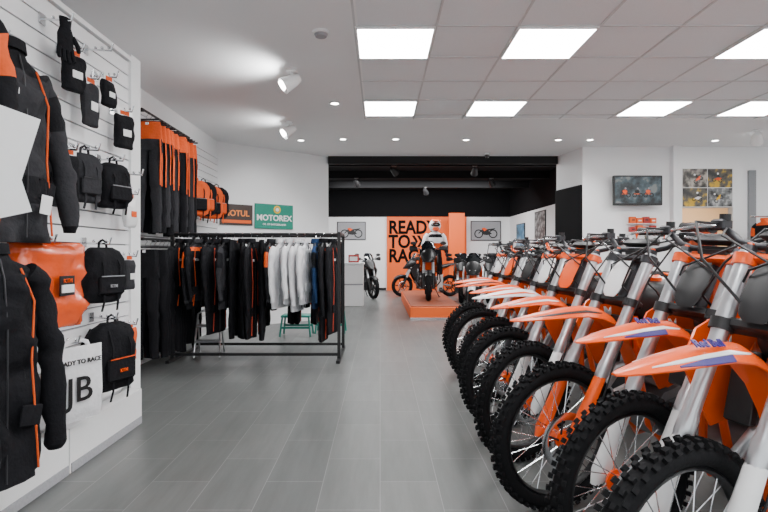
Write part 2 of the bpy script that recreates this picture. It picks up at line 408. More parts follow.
def mx_bike():
    r=empty('motocross_bike',label='orange off-road motorcycle with knobbly tyres parked in row',category='motorcycle',group='row of off-road motorcycles')
    wheel(r,'front_wheel',(0,0,.35),.35,.076,.268)
    wheel(r,'rear_wheel',(-1.48,0,.345),.345,.112,.240,front=False,disc_y=-.07)
    FX=lambda z:-(z-.35)*.5
    for s in(1,-1):
        b=MB(); P=lambda z,o=0:(FX(z)+o,s*.105,z)
        b.tube([P(.30,.0),P(.36),P(.42),P(.46)],[.020,.030,.028,.024],DAL,14)
        b.tube([P(.44),P(.80)],.0205,CHR,14)
        b.tube([P(.62),P(.655),P(.70),P(.715),P(.95),P(.96),P(1.20)],[.023,.0290,.0290,.025,.025,.027,.027],SIL,16)
        b.tube([P(1.20),P(1.22)],[.024,.021],DAL,14)
        b.tube([P(1.22),P(1.23)],[.010,.010],ORG,8)
        leg=flag(b.obj('fork_leg',r),front=1)
        g=MB(); rings=[]
        for z,w in((.31,.022),(.36,.038),(.45,.036),(.56,.032),(.64,.030),(.67,.024)):
            c=Vector(P(z)); pts=[]
            for k in range(7):
                a=-1.75+3.5*k/6; pts.append(c+Vector((math.cos(a)*w*1.05,s*math.sin(a)*w*.95,0)))
            inn=[c+(p-c)*.88 for p in pts]; rings.append(pts+inn[::-1])
        g.loft(rings,WPL); g.obj('fork_guard',leg,label='moulded fork guard')
    b=MB()
    for z,h in((.975,.035),(1.175,.028)):
        x=FX(z); m_=BLK if z<1 else ORG
        b.box((x-.02,0,z),(.07,.25,h),m_,rot=(0,-.46,0),bev=.008)
        for s in(1,-1): b.tube([(x+.007,s*.105,z-.017),(x-.007,s*.105,z+.017)],.036,m_,14)
    b.cyl((FX(.95)-.05,0,.95),(FX(1.19)-.05,0,1.19),.026,DAL,14)
    flag(b.obj('triple_clamp',r),front=1)
    b=MB(); b.box((-.105,.088,.40),(.07,.04,.09),DAL,rot=(0,.5,0),bev=.012)
    b.tube([(-.1,.10,.44),(-.13,.14,.55),(-.2,.145,.75),(-.3,.14,.95),(-.34,.18,1.10),(-.40,.24,1.24)],.004,BLK,6)
    flag(b.obj('brake_caliper',r),front=1)
    st=[(.27,.905,.006,.002),(.245,.911,.020,.008),(.17,.925,.040,.018),(.09,.938,.052,.028),(0,.950,.060,.036),(-.11,.958,.064,.042),(-.20,.948,.064,.046),(-.28,.91,.060,.042),(-.35,.84,.055,.034),(-.41,.74,.050,.022),(-.435,.67,.044,.016)]
    fo=flag(arch(st,0,.005,ORG).obj('front_fender',r,sharp=.9),front=1)
    b=MB()
    for s in(1,-1): strip(b,st[2:7],s*.66,s*.80,WPL)
    b.obj('fender_graphic',fo,label='white graphic decal')
    b=MB()
    for s in(1,-1): strip(b,st[3:6],s*.82,s*1.0,BLU)
    b.obj('fender_graphic',fo,label='dark blue graphic decal')['opt']='rb'
    text('Red Bull',.036,BLU,fo,(-.04,.040,.957),(.60,.05,pi),bold=.0009,shear=.15)['opt']='rb'
    b=MB(); rings=[]
    for z,w,o in((1.00,.028,.050),(1.02,.046,.054),(1.07,.058,.052),(1.13,.056,.046),(1.17,.036,.040)):
        x=FX(z)+o
        pts=[(x-.008*(u*u),u*w,z) for u in[-1+2*k/8 for k in range(9)]]
        rings.append(pts+[(p[0]-.006,p[1]*.97,p[2]) for p in pts[::-1]])
    b.loft(rings,BLK); np_=flag(b.obj('number_plate',r,label='front number plate',sharp=.5),front=1)
    hz=1.285
    b=MB(); b.tube([(-.545,.405,hz),(-.51,.24,hz),(-.465,.15,hz-.05),(-.45,.09,hz-.065),(-.45,-.09,hz-.065),(-.465,-.15,hz-.05),(-.51,-.24,hz),(-.545,-.405,hz)],.0125,ORG,10)
    b.box((-.45,0,hz-.085),(.05,.11,.055),BLK,bev=.008)
    hb=flag(b.obj('handlebar',r),front=1)
    for s in(1,-1):
        b=MB(); b.tube([(-.518,s*.28,hz),(-.520,s*.29,hz),(-.545,s*.408,hz),(-.547,s*.415,hz)],[.024,.018,.018,.020],BLK,12)
        for k in range(4): b.ring(.018,.002,.003,BLK,14,6,(-.523-.006*k,s*(.30+.027*k),hz))
        b.obj('grip',hb)
        b=MB(); b.box((-.492,s*.235,hz+.008),(.055,.045,.038),DAL,bev=.006); b.cyl((-.495,s*.225,hz+.02),(-.495,s*.225,hz+.045),.018,BLK,12)
        b.tube([(-.475,s*.235,hz+.005),(-.440,s*.29,hz),(-.455,s*.37,hz-.008),(-.475,s*.405,hz-.012)],[.009,.0065,.006,.008],CHR,8); b.obj('lever',hb)
        b=MB(); b.tube([(-.48,s*.23,hz+.01),(-.35,s*.23,hz+.015),(-.27,s*.15,1.18),(-.31,s*.05,1.05),(-.46,s*.04,.95)],.0048,BLK,6)
        b.tube([(-.48,s*.21,hz-.005),(-.38,s*.16,hz-.03),(-.34,-s*.05,1.15),(-.42,-s*.14,1.04),(-.5,-s*.12,.97)],.0042,BLK,6); b.obj('cable',hb)
    b=MB(); b.box((-.445,0,hz-.03),(.045,.16,.04),BLK,bev=.018); b.obj('handlebar_pad',hb)
    b=MB()
    b.tube([(-.485,0,1.15),(-.44,0,.94)],.034,ORG,12)
    for s in(1,-1):
        b.tube([(-.46,s*.02,1.04),(-.6,s*.09,.93),(-.85,s*.125,.75),(-.99,s*.12,.58),(-1.0,s*.11,.36),(-.92,s*.1,.27),(-.62,s*.09,.25),(-.52,s*.06,.36),(-.47,s*.03,.62),(-.44,s*.015,.9)],.017,ORG,8)
        b.tube([(-.8,s*.1,.80),(-1.1,s*.09,.87),(-1.5,s*.06,.90)],.011,ORG,6)
        b.tube([(-.98,s*.1,.60),(-1.2,s*.09,.72),(-1.45,s*.06,.88)],.011,ORG,6)
    b.obj('frame',r)
    b=MB()
    b.ext([(-.50,.42),(-.53,.33),(-.62,.27),(-.82,.26),(-.95,.32),(-.99,.42),(-.93,.52),(-.75,.56),(-.58,.52)],-.09,.09,ALU)
    b.ext([(-.56,.40),(-.60,.32),(-.72,.29),(-.80,.34),(-.80,.44),(-.70,.50),(-.60,.48)],.09,.125,DAL)
    b.cyl((-.79,-.09,.42),(-.79,-.15,.42),.085,DAL,24); b.cyl((-.62,-.09,.37),(-.62,-.13,.37),.05,ALU,20)
    for i in range(5): b.box((-.61-.012*i*.3,0,.57+.028*i),(.16,.15,.012),ALU,rot=(0,-.15,0))
    b.box((-.62,0,.63),(.13,.13,.18),ALU,rot=(0,-.15,0),bev=.01); b.box((-.635,0,.76),(.15,.14,.07),DAL,rot=(0,-.15,0),bev=.015)
    b.obj('engine',r)
    for s in(1,-1):
        b=MB(); b.box((-.46,s*.115,.76),(.035,.085,.24),BLK,rot=(0,-.2,0),bev=.006)
        for i in range(9): b.box((-.438-.005*i,s*.115,.67+.024*i),(.012,.08,.006),DAL,rot=(0,-.2,0))
        b.obj('radiator',r)
        f=lambda x,z:s*(.12+.10*max(0,min(1,(x+.98)/.62))-.14*max(0,z-.93))
        b=MB(); b.ext([(-.30,.83),(-.36,.94),(-.52,1.03),(-.72,1.01),(-.98,.92),(-.90,.83),(-.70,.74),(-.56,.63),(-.44,.60),(-.38,.70)],0,s*.008,ORG,yf=f)
        sh=b.obj('radiator_shroud',r,label='glossy radiator shroud with lettering')
        b=MB(); b.ext([(-.40,.72),(-.44,.64),(-.55,.66),(-.68,.745),(-.86,.82),(-.66,.80),(-.5,.78)],s*.008,s*.0105,BLK,yf=f); b.obj('shroud_graphic',sh)
        th=math.atan(.10/.62)
        text('KTM',.105,WPL,sh,(-.56,s*(.188+.012),.84),(pi/2,0,pi-th if s>0 else th),bold=.003,shear=.25,ext=.0015)
    rings=[]
    for x,z0,z1,w in((-.42,.92,1.0,.03),(-.48,.85,1.06,.10),(-.58,.82,1.075,.135),(-.72,.82,1.05,.12),(-.88,.83,.99,.09)):
        zc=(z0+z1)/2;h=(z1-z0)/2
        rings.append([(x,w*math.copysign(abs(math.cos(a))**.7,math.cos(a)),zc+h*math.copysign(abs(math.sin(a))**.8,math.sin(a))) for a in[2*pi*k/16 for k in range(16)]])
    b=MB(); b.loft(rings,BLK); b.cyl((-.58,0,1.06),(-.58,0,1.085),.035,ORG,16); b.obj('fuel_tank',r)
    rings=[]
    for x,zt,h,w in((-.60,1.07,.03,.04),(-.70,1.05,.06,.065),(-.87,1.0,.09,.085),(-1.05,.97,.09,.095),(-1.25,.975,.085,.09),(-1.42,.985,.06,.07),(-1.48,.98,.03,.05)):
        rings.append([(x,w*.75,zt-h),(x,w,zt-h*.6),(x,w*.95,zt-h*.2),(x,w*.6,zt),(x,0,zt+.006),(x,-w*.6,zt),(x,-w*.95,zt-h*.2),(x,-w,zt-h*.6),(x,-w*.75,zt-h)])
    b=MB(); b.loft(rings,BLK); b.obj('seat',r)
    st=[(-1.12,.89,.085,.06),(-1.3,.90,.09,.07),(-1.5,.925,.085,.05),(-1.7,.965,.07,.03),(-1.84,1.0,.05,.018),(-1.88,1.005,.03,.01)]
    arch(st,0,.008,ORG).obj('rear_fender',r)
    for s in(1,-1):
        f=lambda x,z:s*(.105-.03*max(0,min(1,(-1.2-x)/.4)))
        b=MB(); b.ext([(-.92,.86),(-1.15,.88),(-1.50,.90),(-1.56,.86),(-1.42,.74),(-1.2,.67),(-1.02,.66),(-.95,.74)],0,s*.01,WPL,yf=f); b.obj('side_panel',r)
    b=MB()
    for s in(1,-1): b.tube([(-.96,s*.08,.40),(-1.15,s*.105,.39),(-1.54,s*.105,.345)],[(.03,.018),(.034,.016),(.024,.014)],ALU,8,up=(0,0,1))
    b.box((-1.1,0,.40),(.07,.18,.06),ALU,bev=.01); b.obj('swingarm',r)
    b=MB(); b.tube([(-1.06,.0,.46),(-.93,0,.83)],.016,CHR,8)
    pts=[]
    for i in range(49):
        a=i/48; t=a*2*pi*6; c=Vector((-1.045+.1*a*1.05,0,.50+.26*a)); pts.append(c+Vector((math.cos(t)*.034,math.sin(t)*.034,0)))
    b.tube(pts,.006,WPL,5); b.obj('shock_absorber',r)
    b=MB(); b.ring(.095,.008,.003,ORG,32,6,(-1.48,.085,.345))
    for i in range(5):
        a=2*pi*i/5; b.tube([(-1.48+.03*math.cos(a),.085,.345+.03*math.sin(a)),(-1.48+.09*math.cos(a),.085,.345+.09*math.sin(a))],.007,ORG,5)
    b.box((-1.20,.085,.435),(.56,.008,.014),GOLD); b.box((-1.2,.085,.30),(.56,.008,.014),GOLD,rot=(0,-.09,0)); b.obj('chain',r)
    b=MB(); b.tube([(-.54,-.02,.66),(-.46,-.08,.62),(-.44,-.14,.50),(-.52,-.165,.44),(-.75,-.17,.50),(-.95,-.15,.62),(-1.12,-.13,.70)],[.02,.021,.022,.022,.02,.02,.022],SIL,10)
    b.tube([(-1.10,-.135,.69),(-1.16,-.14,.72),(-1.55,-.14,.86),(-1.60,-.14,.875)],[.025,.05,.05,.028],ALU,14); b.obj('exhaust',r)
    for s in(1,-1):
        b=MB(); b.box((-.90,s*.17,.36),(.05,.09,.012),ALU,bev=.003); b.obj('footpeg',r)
    b=MB(); b.tube([(-.92,.12,.35),(-.84,.15,.36),(-.72,.15,.35)],.006,ALU,6); b.obj('gear_lever',r)
    b=MB(); b.tube([(-.98,.12,.34),(-1.0,.18,.18),(-1.02,.25,.012)],.011,DAL,8); b.box((-1.02,.255,.006),(.06,.04,.012),DAL,bev=.003); b.obj('side_stand',r)
    return r
BIKE=mx_bike()
YAW=pi+rd(24)
LEAN=-.045
BIKE.location=(.81,1.42,0); BIKE.rotation_euler=(LEAN,0,YAW)
rowdef=[(.89,1.90,.03,1),(.82,2.42,-.06,0),(.83,2.98,.06,0),(.86,3.56,-.04,0),(.90,4.16,.07,0),(.93,4.78,-.04,0),(.96,5.42,.05,0)]
lab_o='orange off-road motorcycle with knobbly tyres parked in row'
for i,(x,y,st,rb) in enumerate(rowdef):
    n=copy_tree(BIKE,(x,y,0),(LEAN*(1+.5*math.sin(i*2.1)),0,YAW+rd(R.uniform(-2,2))),None,steer=st,skip=() if rb else ('rb',),label=lab_o)
    for ch in KIDS[n.name]:
        k=ch.name.split('.')[0]
        if i in(3,) and k=='front_fender':
            ch.data=variant(ch.data,{ORG:WPL}); n['label']='off-road motorcycle with white front fender parked in row'
            for g in KIDS[ch.name]: g.data=variant(g.data,{WPL:ORG})
        elif i>0 and k=='front_fender':
            for g in KIDS[ch.name]:
                if i%2: g.data=variant(g.data,{WPL:DAL})
        if i in(1,5) and k=='fork_leg':
            for g in KIDS[ch.name]: g.data=variant(g.data,{WPL:ORG})
        if i in(3,) and k=='fork_leg':
            for g in KIDS[ch.name]: g.data=variant(g.data,{WPL:DAL})
        if i in(1,3,6) and k=='number_plate': ch.data=variant(ch.data,{BLK:WPL})
        if i in(2,5) and k=='number_plate': ch.data=variant(ch.data,{BLK:ORG})
        if i in(2,5) and k=='side_panel': ch.data=variant(ch.data,{WPL:BLK})
        if i in(0,1,2,4,6) and k=='handlebar': ch.data=variant(ch.data,{ORG:DAL})
        if i in(1,4,5) and k=='triple_clamp': ch.data=variant(ch.data,{ORG:DAL})
for ch in KIDS[BIKE.name]:
    if ch.name.startswith('handlebar'): ch.data=variant(ch.data,{ORG:DAL})
for i,y in enumerate((4.3,5.0,5.7,6.4)):
    n=copy_tree(BIKE,(4.85,y,0),(LEAN,0,rd(-14)),None,steer=.05*(i%2),skip=('rb',),label='off-road motorcycle seen from its tail in second row',group='second row of off-road motorcycles')
    for ch in KIDS[n.name]:
        k=ch.name.split('.')[0]
        if k=='rear_fender' and i%2==0: ch.data=variant(ch.data,{ORG:WPL})
# ---------------------------------------------------------------- STREET BIKE
def street_bike():
    r=empty('street_motorcycle',label='black, white and orange road motorcycle beside display platform',category='motorcycle',group='display road motorcycles')
    wheel(r,'front_wheel',(0,0,.32),.32,.13,.225,cast=True,rimmat=BLK,knob=False,disc_y=.075)
    wheel(r,'rear_wheel',(-1.45,0,.32),.32,.18,.22,front=False,cast=True,rimmat=BLK,knob=False,disc_y=-.09)
    b=MB()
    for s in(1,-1):
        b.tube([(.02,s*.1,.28),(-.14,s*.1,.62)],.028,BLK,10); b.tube([(-.12,s*.1,.58),(-.34,s*.1,1.05)],.032,SIL,10)
    b.box((-.24,0,.84),(.08,.26,.04),BLK,bev=.01); b.box((-.33,0,1.02),(.08,.26,.03),BLK,bev=.01); b.obj('fork',r)
    st=[]
    for a in(-.35,0,.4,.8,1.2,1.5): st.append((.35*math.sin(-a+.45),.32+.345*math.cos(-a+.45),.072,.035))
    arch(st,0,.008,WPL).obj('front_fender',r)
    rings=[]
    for x,zc,w,h in((-.02,.84,.03,.012),(-.08,.87,.085,.05),(-.16,.93,.14,.11),(-.26,.97,.17,.15),(-.36,.96,.17,.15),(-.44,.93,.12,.12)):
        rings.append([(x,w*math.cos(a),zc+h*math.sin(a)) for a in[2*pi*k/16 for k in range(16)]])
    b=MB(); b.loft(rings,BLK); h=b.obj('front_fairing',r)
    b=MB(); b.ball((-.115,.05,.91),(.03,.035,.03),WPL,12,8); b.ball((-.115,-.05,.91),(.03,.035,.03),WPL,12,8); b.obj('headlight',h)
    b=MB(); rings=[]
    for z,w,x in((1.03,.12,-.22),(1.12,.15,-.27),(1.24,.13,-.33),(1.29,.08,-.36)):
        pts=[(x-.05*(u*u),u*w,z) for u in[-1+.25*k for k in range(9)]]; rings.append(pts+[(p[0]-.005,p[1],p[2]) for p in pts[::-1]])
    b.loft(rings,GLS); b.obj('windscreen',r)
    b=MB(); b.tube([(-.52,.40,1.10),(-.42,.2,1.12),(-.36,.1,1.06),(-.36,-.1,1.06),(-.42,-.2,1.12),(-.52,-.40,1.10)],.014,BLK,8)
    for s in(1,-1): b.tube([(-.47,s*.28,1.11),(-.52,s*.41,1.10)],.02,BLK,8)
    hb=b.obj('handlebar',r)
    for s in(1,-1):
        b=MB(); b.tube([(-.43,s*.24,1.12),(-.40,s*.30,1.22)],.007,BLK,6); b.ball((-.40,s*.33,1.24),(.018,.07,.04),BLK,12,8); b.obj('mirror',hb)
        b=MB(); b.tube([(-.53,s*.42,1.11),(-.42,s*.41,1.13),(-.35,s*.32,1.13),(-.34,s*.24,1.12)],[(.03,.01),(.055,.012),(.055,.012),(.03,.01)],BLK,8,up=(0,0,1)); b.obj('handguard',hb)
    rings=[]
    for x,z0,z1,w in((-.34,.78,.98,.08),(-.42,.64,1.05,.19),(-.58,.60,1.08,.21),(-.74,.64,1.02,.16),(-.86,.70,.90,.10)):
        zc=(z0+z1)/2;hh=(z1-z0)/2
        rings.append([(x,w*math.cos(a),zc+hh*math.sin(a)) for a in[2*pi*k/16 for k in range(16)]])
    b=MB(); b.loft(rings,ORG); b.obj('fuel_tank',r)
    for s in(1,-1):
        b=MB(); b.ext([(-.20,.82),(-.42,1.0),(-.66,.84),(-.58,.56),(-.42,.42),(-.34,.52)],s*.19,s*.215,WPL); b.obj('side_fairing',r)
    rings=[]
    for x,zt,h2,w in((-.78,.92,.06,.10),(-.95,.87,.09,.15),(-1.1,.88,.10,.16),(-1.25,.95,.10,.14),(-1.5,.99,.09,.10),(-1.62,1.0,.04,.05)):
        rings.append([(x,w*.8,zt-h2),(x,w,zt-h2*.4),(x,w*.7,zt),(x,0,zt+.01),(x,-w*.7,zt),(x,-w,zt-h2*.4),(x,-w*.8,zt-h2)])
    b=MB(); b.loft(rings,BLK); b.obj('seat',r)
    b=MB(); b.ext([(-.40,.45),(-.48,.24),(-.92,.22),(-1.02,.45),(-.88,.68),(-.52,.70)],-.16,.16,DAL); b.cyl((-.75,-.16,.4),(-.75,-.21,.4),.11,ALU,20); b.cyl((-.75,.16,.4),(-.75,.20,.4),.10,ALU,20); b.obj('engine',r)
    b=MB()
    for s in(1,-1):
        b.tube([(-.34,s*.05,.95),(-.95,s*.17,.60)],.02,ORG,8); b.tube([(-.36,s*.05,.82),(-.5,s*.18,.62),(-.72,s*.18,.76),(-.95,s*.17,.60)],.016,ORG,8); b.tube([(-.95,s*.15,.62),(-1.5,s*.08,.92)],.016,ORG,8)
        b.tube([(-.40,s*.06,.62),(-.36,s*.24,.60),(-.42,s*.27,.40),(-.70,s*.18,.26)],.014,BLK,8)
    b.obj('frame',r)
    b=MB(); b.tube([(-.98,.07,.40),(-1.45,.13,.32)],[.035,.025],ALU,8); b.tube([(-.98,-.07,.40),(-1.45,-.13,.32)],[.035,.025],ALU,8); b.obj('swingarm',r)
    b=MB(); b.tube([(-.5,-.05,.4),(-.44,-.08,.25),(-.8,-.17,.2),(-1.1,-.2,.3),(-1.15,-.22,.36),(-1.5,-.22,.6)],[.02,.022,.022,.025,.055,.055],DAL,10); b.obj('exhaust',r)
    b=MB(); b.tube([(-.95,.14,.25),(-1.0,.25,.012)],.012,DAL,6); b.box((-1.0,.26,.006),(.06,.04,.012),DAL); b.obj('side_stand',r)
    return r
SB=street_bike()
SH=.25
S9=(.95,.95,.95)
SB.location=(1.78,9.9,0); SB.rotation_euler=(0,0,rd(-104)); SB.scale=S9
K={ORG:BLK,WPL:DAL}
for x,y,z,a,mm,lb in ((.98,10.4,SH,-95,{WPL:BLK},'black and orange road motorcycle on orange display platform'),(.62,14.4,0,-172,{WPL:BLK},'black and orange road motorcycle on showroom floor'),(-.18,13.6,0,-65,{ORG:DAL,WPL:BLK},'dark road motorcycle on showroom floor'),
    (2.45,9.9,0,-112,K,'black road motorcycle on showroom floor'),(3.10,10.0,0,-112,{ORG:BLK},'black and white road motorcycle on showroom floor'),
    (1.98,12.5,0,-102,{WPL:BLK},'orange and black road motorcycle on showroom floor'),(2.62,12.3,0,-110,{ORG:WPL,WPL:BLK},'white and black road motorcycle on showroom floor'),(3.25,12.4,0,-112,K,'black road motorcycle on showroom floor'),(3.3,15.0,0,-115,{ORG:WPL},'white road motorcycle on showroom floor')):
    copy_tree(SB,(x,y,z),(0,0,rd(a)),mm,label=lb,scale=S9)
st=empty('display_stage',(1.03,11.35,0),label='low narrow orange display platform with dark top',category='platform')
b=MB(); b.box((0,0,.115),(.96,4.0,.23),ORGW,bev=.01); b.obj('platform_body',st)
b=MB(); b.box((0,0,.24),(.92,3.96,.02),mat('stage_top',(.35,.08,.03),.5)); b.obj('platform_top',st)
b=MB(); b.box((0,-2.005,.02),(.96,.01,.04),CHR); b.obj('trim_strip',st)
b=MB(); b.box((0,0,1.25),(.5,.08,2.5),ORGW,bev=.005); b.obj('advertising_pillar',loc=(2.42,16.2,0),label='tall orange freestanding display pillar',category='pillar')
def mannequin(loc,rotz):
    r=empty('mannequin',loc,(0,0,rotz),label='rider mannequin in orange, white and black riding gear with helmet',category='mannequin')
    J={'pel':(0,0,.88,.13),'wa':(0,.0,1.02,.115),'ch':(0,0,1.22,.14),'nk':(0,0,1.40,.055),'hd':(0,-.01,1.46,.07),'hd2':(0,-.01,1.58,.08)}
    vs=[];rad=[];ed=[];ix={}
    def av(n,x,y,z,q): ix[n]=len(vs); vs.append((x,y,z)); rad.append(q)
    for n,(x,y,z,q) in J.items(): av(n,x,y,z,q)
    ed+=[('pel','wa'),('wa','ch'),('ch','nk'),('nk','hd'),('hd','hd2')]
    for s,t in((1,'l'),(-1,'r')):
        for n,x,y,z,q in(('sh',.17,0,1.33,.065),('el',.26,.02,1.08,.048),('wr',.25,-.16,.92,.03),('pm',.24,-.20,.88,.032)): av(n+t,s*x,y,z,q)
        for k in range(4): av('f%d'%k+t,s*(.215+.018*k),-.26-.004*k,.83,.009); ed.append(('pm'+t,'f%d'%k+t))
        av('th'+t,s*.20,-.235,.875,.010); ed.append(('pm'+t,'th'+t))
        for n,x,y,z,q in(('hp',.09,0,.84,.10),('kn',.12,-.03,.47,.065),('an',.13,.02,.10,.045),('to',.14,-.13,.04,.04)): av(n+t,s*x,y,z,q)
        ed+=[('ch','sh'+t),('sh'+t,'el'+t),('el'+t,'wr'+t),('wr'+t,'pm'+t),('pel','hp'+t),('hp'+t,'kn'+t),('kn'+t,'an'+t),('an'+t,'to'+t)]
    me=bpy.data.meshes.new('body'); me.from_pydata(vs,[(ix[a],ix[c]) for a,c in ed],[]); me.materials.append(BFAB)
    o=bpy.data.objects.new('body',me); reg(o,r); m=o.modifiers.new('s','SKIN'); m.use_smooth_shade=True
    for i,q in enumerate(rad): me.skin_vertices[0].data[i].radius=(q,q)
    me.skin_vertices[0].data[0].use_root=True
    s2=o.modifiers.new('d','SUBSURF'); s2.levels=1; s2.render_levels=1
    def el(z,w,t,y=0): return [(w*math.cos(2*pi*k/18),y+t*math.sin(2*pi*k/18),z) for k in range(18)]
    b=MB(); b.loft([el(.86,.165,.125),el(1.0,.15,.12),el(1.15,.175,.14),el(1.28,.20,.145),el(1.36,.17,.11),el(1.42,.075,.075)],[BFAB,ORGF,WFAB,BFAB,WFAB]); b.obj('riding_jersey',r)
    for s in(1,-1):
        b=MB(); b.tube([(s*.15,0,1.35),(s*.20,0,1.28),(s*.262,.02,1.08),(s*.25,-.13,.945)],[.07,.078,.062,.045],[WFAB,WFAB,BFAB],12); b.obj('sleeve',r)
        b=MB(); b.tube([(s*.12,-.02,.42),(s*.13,.02,.12),(s*.13,.02,.02)],[.075,.068,.07],WPL,12); b.box((s*.14,-.08,.045),(.10,.24,.09),BLK,bev=.03); b.obj('boot',r)
    b=MB(); b.ball((0,0,1.56),(.14,.165,.15),WPL,20,12); b.box((0,-.13,1.48),(.15,.1,.10),ORG,bev=.03); b.box((0,-.17,1.68),(.2,.16,.02),ORG,rot=(.25,0,0),bev=.006)
    b.ball((0,-.10,1.575),(.115,.085,.06),GLS,14,8); b.obj('helmet',r)
    return r
mm_=mannequin((1.36,12.75,SH),rd(5)); mm_.scale=(1.06,1.06,1.06)
# ---------------------------------------------------------------- GARMENTS
def ell(z,w,t,seg=20,ph=0,wr=.05,yo=0,cr=0):
    out=[]
    for k in range(seg):
        a=2*pi*k/seg; q=1+wr*math.sin(4*a+ph+z*9)+wr*.6*math.sin(7*a-ph+z*21)
        x=w*math.cos(a)*(1+(q-1)*.3); y=t*math.sin(a)*q
        if cr:
            n=cr*noise.noise(Vector((x*7+ph*3,math.copysign(1,y)*2,z*9)))+cr*.7*noise.noise(Vector((x*14+z*6,ph+math.copysign(1,y),z*17)))
            y+=math.sin(a)*n
        out.append((x,yo+y,z))
    return out
def jacket(c1=BFAB,c2=BFAB,c3=ORGF,ln=.72,th=1.,label='black textile riding jacket on hanger',group=None,logo=True,name='riding_jacket',slen=.62,pip=None,flare=0.,cr=.02):
    ph=R.random()*6
    zs=[(0.01,.065,.045),(-.025,.085,.055),(-.05,.155,.06),(-.09,.205,.075),(-.16,.215,.085),(-.28,.212,.09),(-.40,.205,.088),(-.52,.21,.09),(-.64,.22,.095),(-ln,.222,.088)]
    cs=[c2,c2,c3,c1,c1,c1,c1,c2,c1]
    b=MB(); rows,ix=dens(zs,4)
    b.loft([ell(z,w,t*th,40,ph,.05+.08*min(1,-z),cr=cr*th if z<-.08 else 0) for z,w,t in rows],[cs[i] for i in ix])
    r=b.obj(name,label=label,category='jacket',group=group,sharp=1.2)
    for s in(1,-1):
        f=flare
        pr=[(s*.16,0,-.075,.05,.05*th),(s*.215,0,-.13,.064,.070*th),(s*(.25+f*.3),-.01*th,-.28,.056,.062*th),(s*(.265+f*.6),-.03*th,-.42,.050,.055*th),(s*(.262+f*.8),-.05*th,-.52,.050,.054*th),(s*(.26+f),-.07*th,-slen,.042,.048*th),(s*(.26+f),-.07*th,-slen-.03,.036,.040*th)]
        sc=[c1,c3,c1,c1,c1,c2]; rows,ix=dens(pr,4)
        b=MB(); b.tube([p[:3] for p in rows],[(p[3],p[4]) for p in rows],[sc[i] for i in ix],18,wr=.0,crease=.026*max(th,.5),ph=ph+s); b.obj('sleeve',r,sharp=1.2)
        b=MB(); b.tube([(s*.09,-.064*th,-.06),(s*.13,-.096*th,-.2),(s*.11,-.105*th,-.45),(s*.15,-.098*th,-ln+.03)],.0045,pip or c3,6); b.obj('piping',r)
        b=MB(); b.box((s*.11,-.10*th,-ln*.72),(.10,.012,.09),c2,rot=(0,s*.2,0),bev=.005); b.obj('pocket_flap',r)
    b=MB(); b.loft([ell(0.045,.07,.05,20,ph,.02),ell(0.0,.078,.055,20,ph,.02)],c2,caps=False); b.obj('collar',r)
    b=MB(); b.tube([(0,-.058*th,-.02),(0,-.085*th,-.1),(0,-.104*th,-.3),(0,-.104*th,-.5),(0,-.098*th,-ln+.02)],.0035,DAL,6); b.obj('zip',r)
    if logo: text('KTM',.035,WFAB if c3!=WFAB else ORGF,r,(-.09,-.115*th,-.2),(pi/2,0,0),bold=.0006)
    return r
def trousers(top=ORGF,leg=GFAB,label='grey riding trousers with orange waist',group=None,th=1.,ln=1.08,side=None):
    ph=R.random()*6
    b=MB(); rows,ix=dens([(0,.18,.035*th),(-.04,.185,.04*th),(-.17,.20,.05*th),(-.28,.205,.05*th)],3)
    cs=[top,top,leg]
    b.loft([ell(z,w,t,28,ph,.08,cr=.015) for z,w,t in rows],[cs[i] for i in ix])
    r=b.obj('riding_trousers',label=label,category='trousers',group=group,sharp=1.2)
    for s in(1,-1):
        pr=[(s*.10,0,-.24,.05*th,.098),(s*.105,0,-.40,.052*th,.095),(s*.11,-.01,-.58,.056*th,.088),(s*.115,0,-.66,.045*th,.080),(s*.125,0,-.86,.04*th,.070),(s*.135,0,-ln,.038*th,.062)]
        rows,ix=dens(pr,3)
        b=MB(); b.tube([p[:3] for p in rows],[(p[3],p[4]) for p in rows],leg,16,up=(0,1,0),crease=.022,ph=ph+s); b.obj('trouser_leg',r,sharp=1.2)
        if side:
            b=MB(); b.tube([(s*.19,-.02,-.17),(s*.202,-.025,-.34),(s*.198,-.028,-.5),(s*.197,-.025,-.62)],[(.016,.006)]*4,side,8,up=(0,1,0)); b.obj('side_stripe',r)
    b=MB(); b.box((0,-.04*th,-.02),(.05,.01,.03),CHR,bev=.003); b.obj('waist_clasp',r)
    return r
def hanger(loc,rot,group='garment hangers'):
    b=MB(); b.tube([(0,0,0),(0,0,.04),(.025,0,.065),(.0,0,.095),(-.02,0,.075)],.0035,CHR,6)
    b.tube([(-.15,0,-.07),(-.08,0,-.03),(0,0,0),(.08,0,-.03),(.15,0,-.07)],.009,BLK,6)
    return b.obj('clothes_hanger',loc=loc,rot=rot,label='black coat hanger with metal hook',category='hanger',group=group)
HG=hanger((-2.0,5.8,1.37),(0,0,pi/2))
def hang(x,y,z,rz): return copy_tree(HG,(x,y,z),(0,0,rz))
rk=empty('clothes_rack',(-1.4,6.05,0),label='black tubular steel double rail clothes rack',category='clothes rack')
X0,X1,Y0,Y1=-.92,.94,-.33,.33
for yy in(Y0,Y1):
    b=MB(); b.cyl((X0,yy,1.42),(X1,yy,1.42),.016,BLK,10); b.obj('rail',rk)
    b=MB(); b.box(((X0+X1)/2,yy,.08),(X1-X0,.03,.03),BLK); b.obj('lower_bar',rk)
    for xx in(X0,X1):
        b=MB(); b.box((xx,yy,.72),(.034,.034,1.44),BLK); b.obj('post',rk)
for xx in(X0,X1):
    b=MB(); b.box((xx,0,1.43),(.03,.7,.03),BLK); b.obj('cross_bar',rk)
    b=MB(); b.box((xx,0,.02),(.04,.95,.03),BLK); b.obj('foot',rk)
GR_='jackets on the rack'
